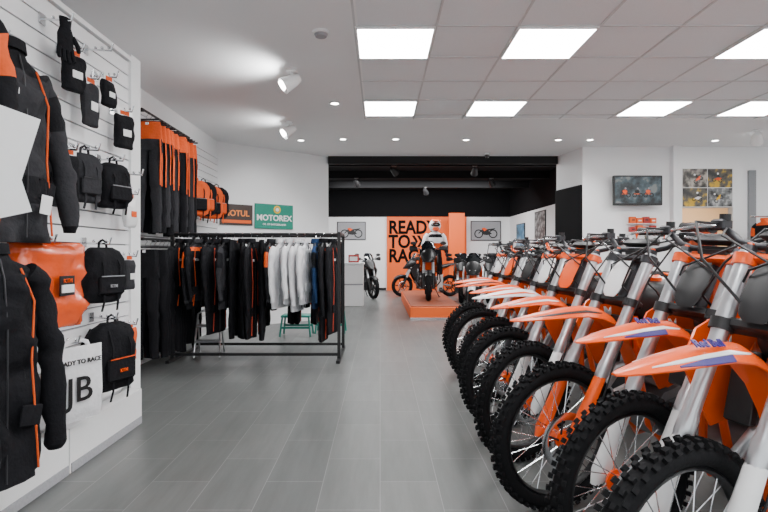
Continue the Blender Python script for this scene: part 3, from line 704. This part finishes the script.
JB=jacket(BFAB,BFAB,BFAB,th=.55,label='black riding jacket with orange piping',group=GR_,pip=ORGF,cr=.04)
JO2=jacket(BFAB,GFAB,ORGF,th=.42,label='black riding jacket with orange shoulder',group=GR_)
JG=jacket(GFAB,BFAB,BFAB,th=.45,label='dark grey and black riding jacket',group=GR_,cr=.04)
JW=jacket(WFAB,WFAB,WFAB,th=.5,label='white long sleeved riding shirt',group=GR_,logo=False,pip=LGFAB,cr=.04)
JU=jacket(BLFAB,BLFAB,BFAB,th=.42,label='blue riding jacket with black shoulder',group=GR_)
JL=jacket(BFAB,BFAB,BFAB,ln=1.0,th=.45,slen=.7,label='long black riding suit with red piping',group=GR_,pip=REDF,cr=.04)
TR=trousers(BFAB,BFAB,'long black riding trousers on hanger',group='trousers on the rack',th=.8)
seq=[JB,JB,JO2,JB,JL,JG,TR,JL,JL,TR,JO2,JW,JW,JW,JW,JU,JL,JL]
first=set()
for row,yy in((0,5.72),(1,6.38)):
    for i in range(18):
        x=-2.22+i*.1+R.uniform(-.018,.018)
        s=seq[i] if row==0 else (JB if i<5 else seq[(i*7)%10])
        rz=pi/2+R.uniform(-.28,.28)
        zt=1.325+(.03 if s is TR else 0)
        loc=(x,yy+R.uniform(-.04,.04),zt)
        sc=(R.uniform(.78,1.05),1,R.uniform(.84,1.14) if s not in(JW,TR,JL) else R.uniform(.92,1.08))
        if s.name not in first and row==0: s.location=loc; s.rotation_euler=(0,0,rz); first.add(s.name)
        else: copy_tree(s,loc,(0,0,rz),scale=sc)
        if not(i==0 and row==0): hang(x,loc[1],1.345,rz)
        else: HG.location=(x,loc[1],1.345)
def railbar(y0,y1,x,z,name='wall_rail'):
    r=MB(); r.cyl((x,y0,z),(x,y1,z),.012,BLK,8)
    o=r.obj(name,label='black metal garment rail bracketed to slatted wall',category='clothes rail')
    for k in range(3):
        y=y0+.05+(y1-y0-.1)*k/2; b=MB(); b.box(((x-2.56)/2,y,z),(abs(-2.56-x),.02,.03),BLK); b.obj('bracket',o)
    return o
railbar(5.0,6.25,-2.33,2.62); railbar(5.0,6.5,-2.33,1.35)
TO=trousers(group='trousers on the upper rail',label='grey riding trousers with orange waist on rail',th=.62,side=ORGF); TB=trousers(BFAB,BFAB,'black riding trousers hanging on wall rail',group='trousers on the lower rail',th=.75)
clip=MB(); clip.tube([(0,0,0),(0,0,.03),(.02,0,.05),(0,0,.075)],.003,CHR,6); clip.box((0,0,0),(.26,.012,.015),BLK); CL=clip.obj('clip_hanger',label='black trouser clip hanger with metal hook',category='hanger',group='clip hangers')
for i in range(14):
    y=5.1+i*.081
    loc=(-2.33+R.uniform(-.03,.03),y,2.515); rz=R.uniform(-.15,.15)+.15; sc=(R.uniform(.55,.74),1,R.uniform(.9,1.05))
    if i==0: TO.location=loc; TO.scale=sc; CL.location=(-2.33,y,2.54)
    else: copy_tree(TO,loc,(0,0,rz),{GFAB:BFAB} if i%3 else None,scale=sc); copy_tree(CL,(-2.33,y,2.54),(0,0,rz))
for i in range(13):
    y=5.08+i*.105
    loc=(-2.33+R.uniform(-.03,.03),y,1.245); rz=R.uniform(-.2,.2)+.2; sc=(R.uniform(.55,.74),1,R.uniform(.98,1.08))
    if i==0: TB.location=loc; TB.scale=sc
    else: copy_tree(TB,loc,(0,0,rz),scale=sc)
    copy_tree(CL,(-2.33,y,1.27),(0,0,rz))
JO=jacket(BFAB,ORGF,ORGF,ln=.62,th=.55,label='orange and black racing jersey on garment stand',group='jerseys on garment stand',slen=.55)
for i in range(3):
    copy_tree(JG,(-2.29,6.68+.3*i,1.40),(0,0,rd(30)),label='dark grey jacket hanging on slatted wall',scale=(.8,1,1),group='grey jackets on the wall')
    b=MB(); b.tube([(0,0,0),(.25,0,.0),(.26,0,.03)],.006,CHR,6); b.obj('wall_hook',loc=(-2.555,6.68+.3*i,1.44),label='chrome slatwall hook arm',category='hook',group='slatwall hooks')
sa=math.atan2(1.35,1.66)
def onwall(t,z,off=-.02):
    return Vector((-2.62,8.15,z))+Vector((math.cos(sa),math.sin(sa),0))*t+Vector((-math.sin(sa),math.cos(sa),0))*off
def sign(t,z,w,h,m,lb):
    b=MB(); b.box((0,0,0),(w,.02,h),m,bev=.004); return b.obj('wall_sign',loc=onwall(t,z),rot=(0,0,sa),label=lb,category='sign')
s=sign(1.02,1.84,.72,.42,TEAL,'teal rectangular oil sign with white lettering')
text('MOTOREX',.137,WPL,s,(0,-.012,-.07),(pi/2,0,0),bold=.004,sx=1.0)
text('OIL OF SWITZERLAND',.043,WPL,s,(0,-.012,-.15),(pi/2,0,0),bold=.001)
b=MB(); b.ring(.055,.013,.004,YEL,20,6); b.cyl((0,-.006,0),(0,.006,0),.032,WPL,14); b.obj('emblem',s,loc=(.05,-.014,.12))
s=sign(.34,1.84,.56,.34,mat('dark_sign',(.035,.018,.012),.4),'dark wall sign with orange lettering')
text('MOTUL',.135,mat('sign_orange',(.9,.25,.03),.4),s,(0,-.012,-.02),(pi/2,0,0),bold=.003,sx=.95)
b=MB(); b.box((0,-.012,-.11),(.50,.004,.05),ORGW); b.obj('stripe',s)
# ---------------------------------------------------------------- LEFT WALL GOODS
def hookarm(y,z,L=.3,x=-1.788):
    b=MB(); b.box((.004,0,0),(.008,.05,.06),CHR,bev=.002); b.tube([(0,0,0),(L,0,-.01),(L+.01,0,.03)],.006,CHR,8)
    for k in range(3): b.ball((L*(.4+.25*k),0,.008),.009,CHR,8,6)
    return b.obj('wall_hook',loc=(x,y,z),label='chrome slatwall hook arm',category='hook',group='slatwall hooks')
G='jackets on the slatted wall'
def put(o,loc,rz,sc=1,tilt=0):
    o.location=loc; o.rotation_euler=(tilt,0,rz); o.scale=(sc,sc,sc); return o
put(jacket(GFAB,BFAB,BFAB,ln=.80,th=.8,label='grey and black padded riding jacket on hanger',group=G,flare=.04,slen=.72,cr=.06,pip=ORGF),(-1.64,2.26,2.10),rd(86),1.06)
put(jacket(BFAB,BFAB,ORGF,ln=.78,th=.9,label='black riding jacket with orange shoulders on hanger',group=G,cr=.04),(-1.60,1.80,2.20),rd(78),1.05)
put(jacket(BFAB,BFAB,BFAB,ln=.66,th=.5,label='plain black riding jacket hung close to wall',group=G,logo=False,cr=.04),(-1.74,2.60,1.93),rd(90),.72)
put(jacket(BFAB,BFAB,BFAB,ln=.95,th=.85,label='long black riding suit jacket with orange piping',group=G,slen=.85,pip=ORGF,cr=.06),(-1.54,2.02,1.20),rd(78),.97)
put(jacket(BFAB,GFAB,BFAB,ln=.90,th=.9,label='long black riding jacket with red piping',group=G,slen=.8,pip=REDF,cr=.05),(-1.58,1.68,1.20),rd(80),.98)
for y,z in((2.26,2.16),(1.80,2.26),(2.02,1.27),(1.68,1.27),(2.60,1.98)): hookarm(y,z,.14)
for y,z in((2.56,1.27),(3.24,1.80),(3.08,1.27),(3.16,.81),(2.76,.73),(2.96,1.81),(2.70,2.44),(3.10,2.44),(3.5,1.75)):
    hookarm(y,z,.16)
b=MB(); b.box((0,0,0),(.17,.004,.27),WPL,rot=(.0,.25,0)); b.obj('care_card',loc=(-1.45,1.98,1.63),rot=(0,0,.75),label='large white cardboard hang tag on jacket',category='tag',group='hang tags')
b=MB(); b.box((0,0,0),(.15,.004,.20),WPL,rot=(.1,-.3,0)); b.obj('care_card',loc=(-1.43,1.93,1.44),rot=(0,0,.8),label='white cardboard hang tag on jacket',category='tag',group='hang tags')
for x,y,z in((-1.50,2.30,1.42),(-1.47,2.12,.62),(-1.66,2.66,1.6)):
    b=MB(); b.box((0,0,0),(.05,.003,.085),WPL,rot=(0,.15,0)); b.tube([(0,0,.04),(.005,.01,.10)],.0012,BLK,4); b.obj('price_tag',loc=(x,y,z),rot=(0,0,1.2),label='small white price tag on string',category='tag',group='price tags')
PB=[(0,.72,.6),(.06,.92,.85),(.25,1,1),(.55,1.,1.),(.8,.93,.85),(.93,.8,.6),(1,.5,.3)]
PS=[(0,.90,.5),(.04,.98,.9),(.25,1,1),(.55,.98,1.),(.8,.99,.9),(.95,.97,.6),(1,.93,.2)]
def pack(name,w,h,d,m,m2,loc,rz,label,cat,txt=None,strap=True,cr=.02,ts=.13,prof=PB,ex=.65,pm_=None):
    ph=R.random()*9
    rows,ix=dens(prof,3)
    b=MB(); rings=[]
    for t,k,dd in rows:
        z=h*t-h; rg=[]
        for j in range(36):
            a=2*pi*j/36; x=w/2*k*math.copysign(abs(math.cos(a))**ex,math.cos(a)); y=d/2*dd*math.copysign(abs(math.sin(a))**ex,math.sin(a))
            n=cr*noise.noise(Vector((x*12+ph,y*8,z*12)))+cr*.6*noise.noise(Vector((x*25,ph+y*20,z*22)))
            rg.append((x+math.cos(a)*n,y+math.sin(a)*n,z))
        rings.append(rg)
    b.loft(rings,m); o=b.obj(name,loc=loc,rot=(0,0,rz),label=label,category=cat,sharp=1.2)
    if strap:
        b=MB(); b.box((0,-d*.5,-h*.68),(w*.66,d*.22,h*.36),pm_ or m,bev=.03); b.tube([(-w*.30,-d*.62,-h*.52),(w*.30,-d*.62,-h*.52)],.003,m2,6); b.obj('front_pocket',o)
        b=MB(); b.tube([(-.03,0,-.02),(-.025,0,.03),(0,0,.045),(.025,0,.03),(.03,0,-.02)],.007,m,6); b.obj('carry_handle',o)
        for s in(1,-1):
            b=MB(); b.tube([(s*w*.25,d*.4,-.04),(s*w*.42,d*.55,-h*.35),(s*w*.40,d*.5,-h*.85)],[(.006,.022)]*3,m,8,up=(0,1,0)); b.obj('shoulder_strap',o)
            b=MB(); b.tube([(s*w*.2,-d*.3,-.03),(s*w*.22,-d*.58,-h*.35),(s*w*.18,-d*.5,-h*.98),(s*w*.2,-d*.4,-h*1.15)],[(.003,.008)]*4,pm_ or m,6,up=(0,1,0)); b.obj('compression_strap',o)
    if txt: text(txt,w*ts,m2,o,(0,-d*.62-.006,-h*.72 if strap else -h*.55),(pi/2,0,0),bold=.0006)
    return o
q=rd(90)
pack('backpack',.24,.28,.13,BFAB,LGFAB,(-1.69,3.24,1.77),q-.35,'small black backpack on wall hook','backpack')
pack('drawstring_bag',.20,.28,.10,GFAB,BLK,(-1.71,2.96,1.78),q-.3,'grey drawstring bag on wall hook','bag')
pack('backpack',.27,.33,.14,BFAB,LGFAB,(-1.67,3.08,1.24),q-.35,'black backpack with front pocket on wall hook','backpack',txt='KTM',ts=.09)
pack('backpack',.31,.41,.16,BFAB,ORG,(-1.66,3.16,.78),q-.35,'large black backpack with orange zip on wall hook','backpack',txt='KTM',ts=.09)
vb=pack('clothing_bag',.46,.44,.10,ORGS,BLK,(-1.66,2.56,1.26),q-.12,'orange folded vest in clear bag on hook','vest',strap=False,cr=.05,prof=PS,ex=.45)
b=MB(); b.box((.04,-.072,-.22),(.10,.006,.10),BLK); b.box((.04,-.077,-.235),(.085,.004,.04),WPL); b.obj('product_label',vb)
text('KTM',.03,ORG,vb,(.04,-.078,-.205),(pi/2,0,0))
BP=pack('backpack',.33,.44,.17,ORGF,LGFAB,(-2.31,6.42,2.12),rd(40),'orange and black backpack hung on slatted wall','backpack',pm_=BFAB,cr=.03)
BP['group']='backpacks on the recessed wall'
for i in range(4):
    y=6.42+.27*i
    if i: copy_tree(BP,(-2.31,y,2.12+.02*(i%2)),(0,0,rd(40)),{ORGF:BFAB,BFAB:ORGF} if i%2 else None)
    b=MB(); b.tube([(0,0,0),(.25,0,.0),(.26,0,.03)],.006,CHR,6); b.obj('wall_hook',loc=(-2.555,y,2.145),label='chrome slatwall hook arm',category='hook',group='slatwall hooks')
def packet(y,z,w,h,m,lb):
    p=pack('accessory_packet',w,h,.045,m,WPL,(-1.70,y,z),q-.2+R.uniform(-.2,.2),lb,'accessory',strap=False,prof=PS,ex=.5,cr=.012)
    b=MB(); b.box((0,-.003,.015),(w*.8,.004,.06),WPL); b.box((0,-.0055,.015),(w*.5,.003,.025),ORGF); b.obj('header_card',p)
    b=MB(); b.box((0,-.030,-h*.55),(w*.45,.004,h*.2),(WPL if m is not WPL else ORGF)); b.obj('product_label',p)
    hookarm(y,z+.035,.14)
packet(2.84,2.30,.14,.20,BFAB,'small black packed accessory on wall hook')
packet(3.00,2.20,.13,.25,GFAB,'small grey packed base layer on wall hook')
packet(3.20,2.28,.11,.16,BFAB,'small black packed accessory on wall hook')
packet(3.40,2.12,.14,.22,BFAB,'small black packed accessory on wall hook')
packet(3.48,1.58,.12,.20,WPL,'small white accessory packet on wall hook')
packet(2.78,1.74,.13,.24,BFAB,'small black packed accessory on wall hook')
packet(3.46,1.16,.12,.20,GFAB,'small grey packed base layer on wall hook')
packet(3.46,.70,.12,.22,ORGF,'small orange packed accessory on wall hook')
b=MB(); rings=[]
rows,ix=dens([(0,.31,.01),(-.1,.31,.03),(-.25,.32,.04),(-.36,.31,.03),(-.40,.30,.01)],4)
for z,w,d in rows: rings.append([(w/2*math.copysign(abs(math.cos(a))**.5,math.cos(a)),d/2*math.sin(a)+.012*math.sin(a)*noise.noise(Vector((math.cos(a)*3,math.copysign(1,math.sin(a)),z*14))),z) for a in[2*pi*j/36 for j in range(36)]])
b.loft(rings,WFAB); tt=b.obj('tote_bag',loc=(-1.64,2.76,.70),rot=(0,0,q-.40),label='white cotton tote bag with black print',category='bag',sharp=1.2)
text('READY TO RACE',.034,BLK,tt,(0,-.030,-.09),(pi/2,0,0),bold=.0008)
text('JB',.19,BLK,tt,(0,-.032,-.29),(pi/2,0,0),bold=.001)
for s in(0,1):
    b=MB(); b.tube([(-.08,.01*s,-.02),(-.065,.01*s,.02),(0,.01*s,.045),(.065,.01*s,.02),(.08,.01*s,-.02)],[(.003,.012)]*5,WFAB,6,up=(0,1,0)); b.obj('handle',tt)
def glove(loc,rz,m,lb):
    b=MB(); b.tube([(0,0,0),(0,0,-.05),(0,0,-.09),(0,0,-.15),(0,0,-.17)],[(.018,.035),(.016,.03),(.02,.045),(.018,.045),(.012,.04)],[BFAB,m,m,m],12,up=(0,1,0))
    o=b.obj('riding_glove',loc=loc,rot=(0,0,rz),label=lb,category='glove',group='gloves on wall hooks')
    for k,l in enumerate((.06,.075,.08,.065)):
        b=MB(); x=-.033+.022*k; b.tube([(x,0,-.155),(x*1.2,-.004,-.16-l*.6),(x*1.25,-.014,-.16-l)],[.012,.0115,.009],m,8); b.obj('finger',o)
    b=MB(); b.tube([(.038,0,-.09),(.062,-.01,-.13),(.066,-.015,-.165)],[.015,.013,.010],m,8); b.obj('thumb',o)
glove((-1.66,2.70,2.445),q-.4,BFAB,'black riding glove hanging on wall hook')
# ---------------------------------------------------------------- STOOL, LOW STAND, COUNTERS
sl=empty('step_stool',(-2.02,6.05,0),(0,0,.15),label='grey folding metal step stool',category='step stool')
sl.scale=(.85,.85,.85)
for s in(1,-1):
    b=MB(); b.tube([(s*.17,-.2,.01),(s*.15,.0,.58),(s*.10,.02,.62)],.012,SIL,8); b.obj('leg',sl)
    b=MB(); b.tube([(s*.17,.22,.01),(s*.15,.02,.5)],.011,SIL,8); b.obj('leg',sl)
for y,z in((-.11,.22),(-.03,.42)):
    b=MB(); b.box((0,y,z),(.32,.16,.025),LGFAB,bev=.006); b.obj('tread',sl)
b=MB(); b.tube([(-.10,.02,.62),(.10,.02,.62)],.012,LGFAB,8); b.obj('handle',sl)
for x,y,m,lb in((-1.22,7.5,GRN,'low teal workshop bike stand'),(-.75,7.8,GRN,'low teal workshop bike stand')):
    r=empty('bike_stand',(x,y,0),label=lb+' on floor',category='bike stand')
    b=MB(); b.box((0,0,.30),(.42,.3,.03),m,bev=.006); b.obj('top_plate',r)
    for sx in(-1,1):
        b=MB(); b.tube([(sx*.19,-.12,.29),(sx*.22,-.16,.01)],.014,m,8); b.obj('leg',r)
        b=MB(); b.tube([(sx*.19,.12,.29),(sx*.22,.16,.01)],.014,m,8); b.obj('leg',r)
    for yy in(-.14,.14):
        b=MB(); b.box((0,yy,.14),(.41,.015,.03),m); b.obj('stretcher',r)
def counter(x,y,w,d,h,lb,rz=0):
    r=empty('counter',(x,y,0),(0,0,rz),label=lb,category='counter')
    b=MB(); b.box((0,0,(h-.04)/2),(w-.04,d-.04,h-.04),WPL,bev=.006); b.obj('body',r)
    b=MB(); b.box((0,0,h-.02),(w,d,.04),WHITE,bev=.006); b.obj('countertop',r)
    b=MB(); b.box((0,-d/2+.012,h*.5),(w*.9,.012,.03),LGFAB); b.obj('front_strip',r)
    return r
counter(-.62,12.0,.5,.5,1.0,'small white display counter')
counter(4.6,7.6,1.4,.5,.80,'white sales desk with flat top')
counter(-1.9,12.4,1.6,.6,1.05,'long white service counter')
b=MB(); b.box((0,0,.09),(.24,.18,.18),REDP,bev=.005); b.box((0,-.092,.09),(.18,.004,.1),WPL); b.obj('carton',loc=(-.62,12.0,1.0),label='red and white product carton',category='box')
# ---------------------------------------------------------------- RIGHT WALL
tv=empty('wall_television',(4.23,8.42,2.245),label='flat television on wall bracket showing riders',category='television')
b=MB(); b.box((0,0,0),(.80,.05,.49),BLK,bev=.008); b.obj('casing',tv)
b=MB(); b.box((0,-.027,.005),(.75,.004,.43),SCR); b.obj('screen',tv)
b=MB(); b.box((0,.10,0),(.1,.16,.12),DAL); b.obj('bracket',tv)
b=MB()
for i,(x,c) in enumerate(((-.22,ORG),(-.02,BLK),(.16,ORG))):
    b.ball((x,0,-.02),(.04,.003,.03),c,10,6); b.ball((x+.01,0,.03),(.016,.003,.016),LGFAB,10,6); b.ring(.030,.008,.003,BLK,16,6,(x-.04,0,-.08)); b.ring(.030,.008,.003,BLK,16,6,(x+.06,0,-.08)); b.box((x,0,-.06),(.10,.004,.015),ORGW)
b.obj('screen_image',tv,loc=(0,-.032,0))
cb=MB(); cb.box((0,.04,-.145),(.50,.10,.02),WPL,bev=.003); cb.box((0,.04,.005),(.50,.10,.012),WPL,bev=.003); o=cb.obj('box_shelf',loc=(4.38,8.51,1.70),label='white double wall shelf with small orange boxes',category='shelf')
for i in range(4):
    for j in range(2):
        h=.09+.02*((i+j)%2)
        b=MB(); b.box((0,0,h/2),(.095,.07,h),(ORGW if (i+j)%3 else REDP),bev=.003); b.box((0,-.036,h*.5),(.05,.003,.02),(WPL if i%2 else BLK)); b.obj('product_box',loc=(4.38-.17+.113*i,8.55,1.565+(.146 if j else 0)),label='small orange product box on wall shelf',category='box',group='small boxes on wall shelf')
sf=MB(); sf.box((0,0,0),(.95,.22,.03),WPL,bev=.004); sf=sf.obj('wall_shelf',loc=(4.3,8.48,1.42),label='white wall shelf carrying small trophies',category='shelf')
for i in range(6):
    b=MB(); h=.06+.02*(i%3); b.cyl((0,0,0),(0,0,.02),.03,BLK,12); b.tube([(0,0,.02),(0,0,h*.5),(0,0,h)],[.008,.012,.03],(GOLD,CHR,ORG)[i%3],12)
    b.obj('trophy',loc=(3.92+.15*i,8.42,1.435),label='small trophy cup on wall shelf',category='trophy',group='trophies on wall shelf')
def bike_icon(parent,w,m1,m2,y):
    b=MB()
    for sx in(-1,1): b.ring(w*.15,w*.022,.002,m1,24,6,(sx*w*.28,y,-w*.12))
    b.ext([(-w*.28,-w*.12),(-w*.30,-w*.09),(-w*.12,w*.08),(w*.05,w*.06),(w*.36,w*.1),(w*.36,w*.07),(w*.1,-.0),(w*.24,-w*.12),(w*.05,-w*.17),(-w*.1,-w*.15),(-w*.14,w*.0)],y-.002,y+.002,m1)
    b.ext([(-w*.17,w*.1),(-w*.05,w*.12),(w*.05,w*.05),(-w*.06,-w*.02)],y-.004,y+.001,m2)
    b.obj('printed_motorcycle',parent)
def framed(name,w,h,loc,rz,m,lb,icon=None,fm=BLK):
    b=MB(); b.box((0,0,0),(w,.025,h),fm,bev=.004); o=b.obj(name,loc=loc,rot=(0,0,rz),label=lb,category='picture')
    b=MB(); b.box((0,-.0145,0),(w-.05,.004,h-.05),m); b.obj('print',o)
    if icon: bike_icon(o,w*.85,BLK,icon,-.02)
    return o
b=MB(); b.box((0,0,0),(.86,.02,.66),WPL,bev=.003); o=b.obj('photo_collage',loc=(5.48,8.585,2.31),label='poster collage of off-road riding photographs',category='poster')
def rider_icon(parent,w,c,tilt,dx):
    b=MB(); b.ring(w*.13,w*.03,.002,BLK,16,6,(-w*.24,-.005,-w*.2)); b.ring(w*.13,w*.03,.002,BLK,16,6,(w*.24,-.005,-w*.12))
    b.ext([(-w*.24,-w*.15),(0,w*.06),(w*.3,.02),(w*.1,-w*.17)],-.008,-.004,c); b.ext([(-w*.02,0),(-w*.12,w*.2),(0,w*.28),(w*.12,w*.12),(w*.08,0)],-.008,-.004,BLK); b.ball((-w*.10,-.006,w*.33),(w*.08,.003,w*.08),WPL,10,6)
    b.obj('printed_rider',parent,loc=(dx,0,0),rot=(0,tilt,0))
for i,(x,z,w,h,m,c,tl) in enumerate(((-.21,.16,.41,.31,PH1,ORG,-.4),(.21,.16,.41,.31,PH4,ORG,.3),(-.21,-.16,.41,.31,PH4,WPL,.25),(.21,-.16,.41,.31,PH3,YEL,-.5))):
    b=MB(); b.box((0,0,0),(w,.004,h),m); pp=b.obj('photo_print',o,loc=(x,-.013,z))
    rider_icon(pp,h*.7,c,tl,(-1)**i*.04)
b=MB(); b.box((0,0,0),(.09,.012,.09),WPL,bev=.003); b.box((0,-.008,0),(.03,.006,.05),WHITE); b.obj('light_switch',loc=(6.06,8.592,1.25),label='white wall light switch',category='light switch')
b=MB(); b.box((0,0,0),(.86,.03,1.05),BLKW,bev=.004); b.obj('notice_board',loc=(3.31,9.02,1.84),rot=(0,0,math.atan2(-.9,.15)),label='tall black board on white wall',category='board')
cab=empty('cabinet',(6.55,10.6,0),label='orange wooden two door cabinet',category='cabinet')
b=MB(); b.box((0,0,.90),(.60,.4,1.80),WOODD,bev=.006); b.box((0,-.02,1.82),(.66,.44,.04),WOODO,bev=.006); b.obj('body',cab)
for s in(-1,1):
    b=MB(); b.box((s*.145,-.21,.90),(.265,.02,1.68),WOODO,bev=.006)
    for z in(.45,1.05,1.5): b.box((s*.145,-.223,z),(.18,.008,.32 if z<1.4 else .26),WOODD,bev=.004)
    d=b.obj('door',cab)
    b=MB(); b.cyl((s*.035,-.235,1.15),(s*.035,-.235,1.35),.01,CHR,8); b.obj('handle',d)
GR=empty('garment_stand',(6.22,7.9,0),label='chrome garment stand with cross arm',category='clothes rack')
b=MB(); b.cyl((0,0,0),(0,0,1.8),.015,CHR,10); b.obj('post',GR)
b=MB(); b.cyl((-.5,0,1.78),(.5,0,1.78),.012,CHR,8); b.obj('arm',GR)
b=MB(); b.cyl((0,0,0),(0,0,.02),.22,CHR,24); b.obj('base',GR)
put(JO,(5.93,7.9,1.72),pi/2+.1,.85)
for i in range(1,5):
    copy_tree(JO,(5.93+.12*i+(.10 if i>2 else 0),7.9,1.72),(0,0,pi/2+.1),None if i%2==0 else {ORGF:BFAB},label=('orange and black','plain black')[i%2]+' racing jersey on garment stand')
# ---------------------------------------------------------------- FAR WALL PIECES
o=empty('wall_slogan',(.28,16.89,1.2),label='black slogan lettering applied to orange wall',category='sign')
for i,(tx,z) in enumerate((('READY',.68),('TO',.21),('RACE',-.26))):
    text(tx,.60,INK,o,(0,0,z),(pi/2,0,0),bold=.018,align='LEFT',sx=.84,name='slogan_word')
for k in(0,1):
    b=MB(); b.ext([(0,.40),(.09,.40),(.21,.21),(.09,.02),(0,.02),(.12,.21)],-.003,.003,INK); b.obj('slogan_arrow',o,loc=(.76+.17*k,0,.21))
framed('framed_picture',.95,.6,(-.95,16.97,1.97),0,LGFAB,'framed print of an off-road motorcycle',icon=ORG)
framed('framed_picture',1.0,.65,(3.5,16.97,1.97),0,LGFAB,'framed print of an off-road motorcycle',icon=ORG)
framed('framed_picture',.9,.75,(4.28,15.6,1.75),-pi/2,PH2,'framed blue landscape photograph')
framed('framed_picture',.9,.8,(4.28,13.7,1.95),-pi/2,PH3,'framed grey action photograph')
for x,y in((.3,11.1),(2.05,11.1),(-.6,12.9),(2.8,12.9),(1.3,14.7)): spotlamp(x,y,3.12,R.uniform(-.5,.5)+2.8,BLK,LDIM,.6)
# ---------------------------------------------------------------- LIGHTS
def area(x,y,z,sx,sy,e,rot=(0,0,0),col=(1,1,1)):
    l=bpy.data.lights.new('room_lamp','AREA'); l.shape='RECTANGLE'; l.size=sx; l.size_y=sy; l.energy=e; l.color=col
    o=bpy.data.objects.new('room_lamp',l); o.location=(x,y,z); o.rotation_euler=rot; COL.objects.link(o)
area(.5,12.5,3.08,3,.3,130); area(1.0,14.3,3.08,4.5,.3,190,(rd(30),0,0)); area(3.0,10.6,3.08,2,.2,80)  # added area lights with no fixtures of their own, to brighten the far room
area(6.6,10,2.55,.6,.6,55,col=(1,.82,.6))
def spot(x,y,z,tx,ty,tz,e,ang=1.2):
    l=bpy.data.lights.new('spot_lamp','SPOT'); l.energy=e; l.spot_size=ang; l.spot_blend=.8; l.shadow_soft_size=.05
    o=bpy.data.objects.new('spot_lamp',l); o.location=(x,y,z); o.rotation_euler=(Vector((tx,ty,tz))-Vector((x,y,z))).to_track_quat('-Z','Y').to_euler(); COL.objects.link(o)
spot(-.95,4.9,2.82,-2.4,6.2,1.5,90); spot(-1.3,6.8,2.82,-1.9,8.6,1.6,70); spot(-.54,6.1,2.95,-1.2,6,0,60,1.8)
spot(-1.0,4.95,2.72,-1.25,4.88,3.0,26,2.2); spot(-1.35,6.95,2.72,-1.6,6.9,3.0,14,2.2)
for x in(-1.25,-.58,.24,1.35,2.8,3.3): spot(x,8.04,2.96,x,8.1,0,40,2.0)
w=bpy.data.worlds.new('world'); bpy.context.scene.world=w; w.use_nodes=True
w.node_tree.nodes['Background'].inputs[0].default_value=(.93,.97,1,1); w.node_tree.nodes['Background'].inputs[1].default_value=1.5
cd=bpy.data.cameras.new('camera'); cd.lens=24; cd.sensor_width=36; cd.shift_x=.005; cd.shift_y=-.0026; cd.clip_start=.05
co=bpy.data.objects.new('camera',cd); co.location=(0,0,1.2); co.rotation_euler=(pi/2,0,0); COL.objects.link(co)
bpy.context.scene.camera=co
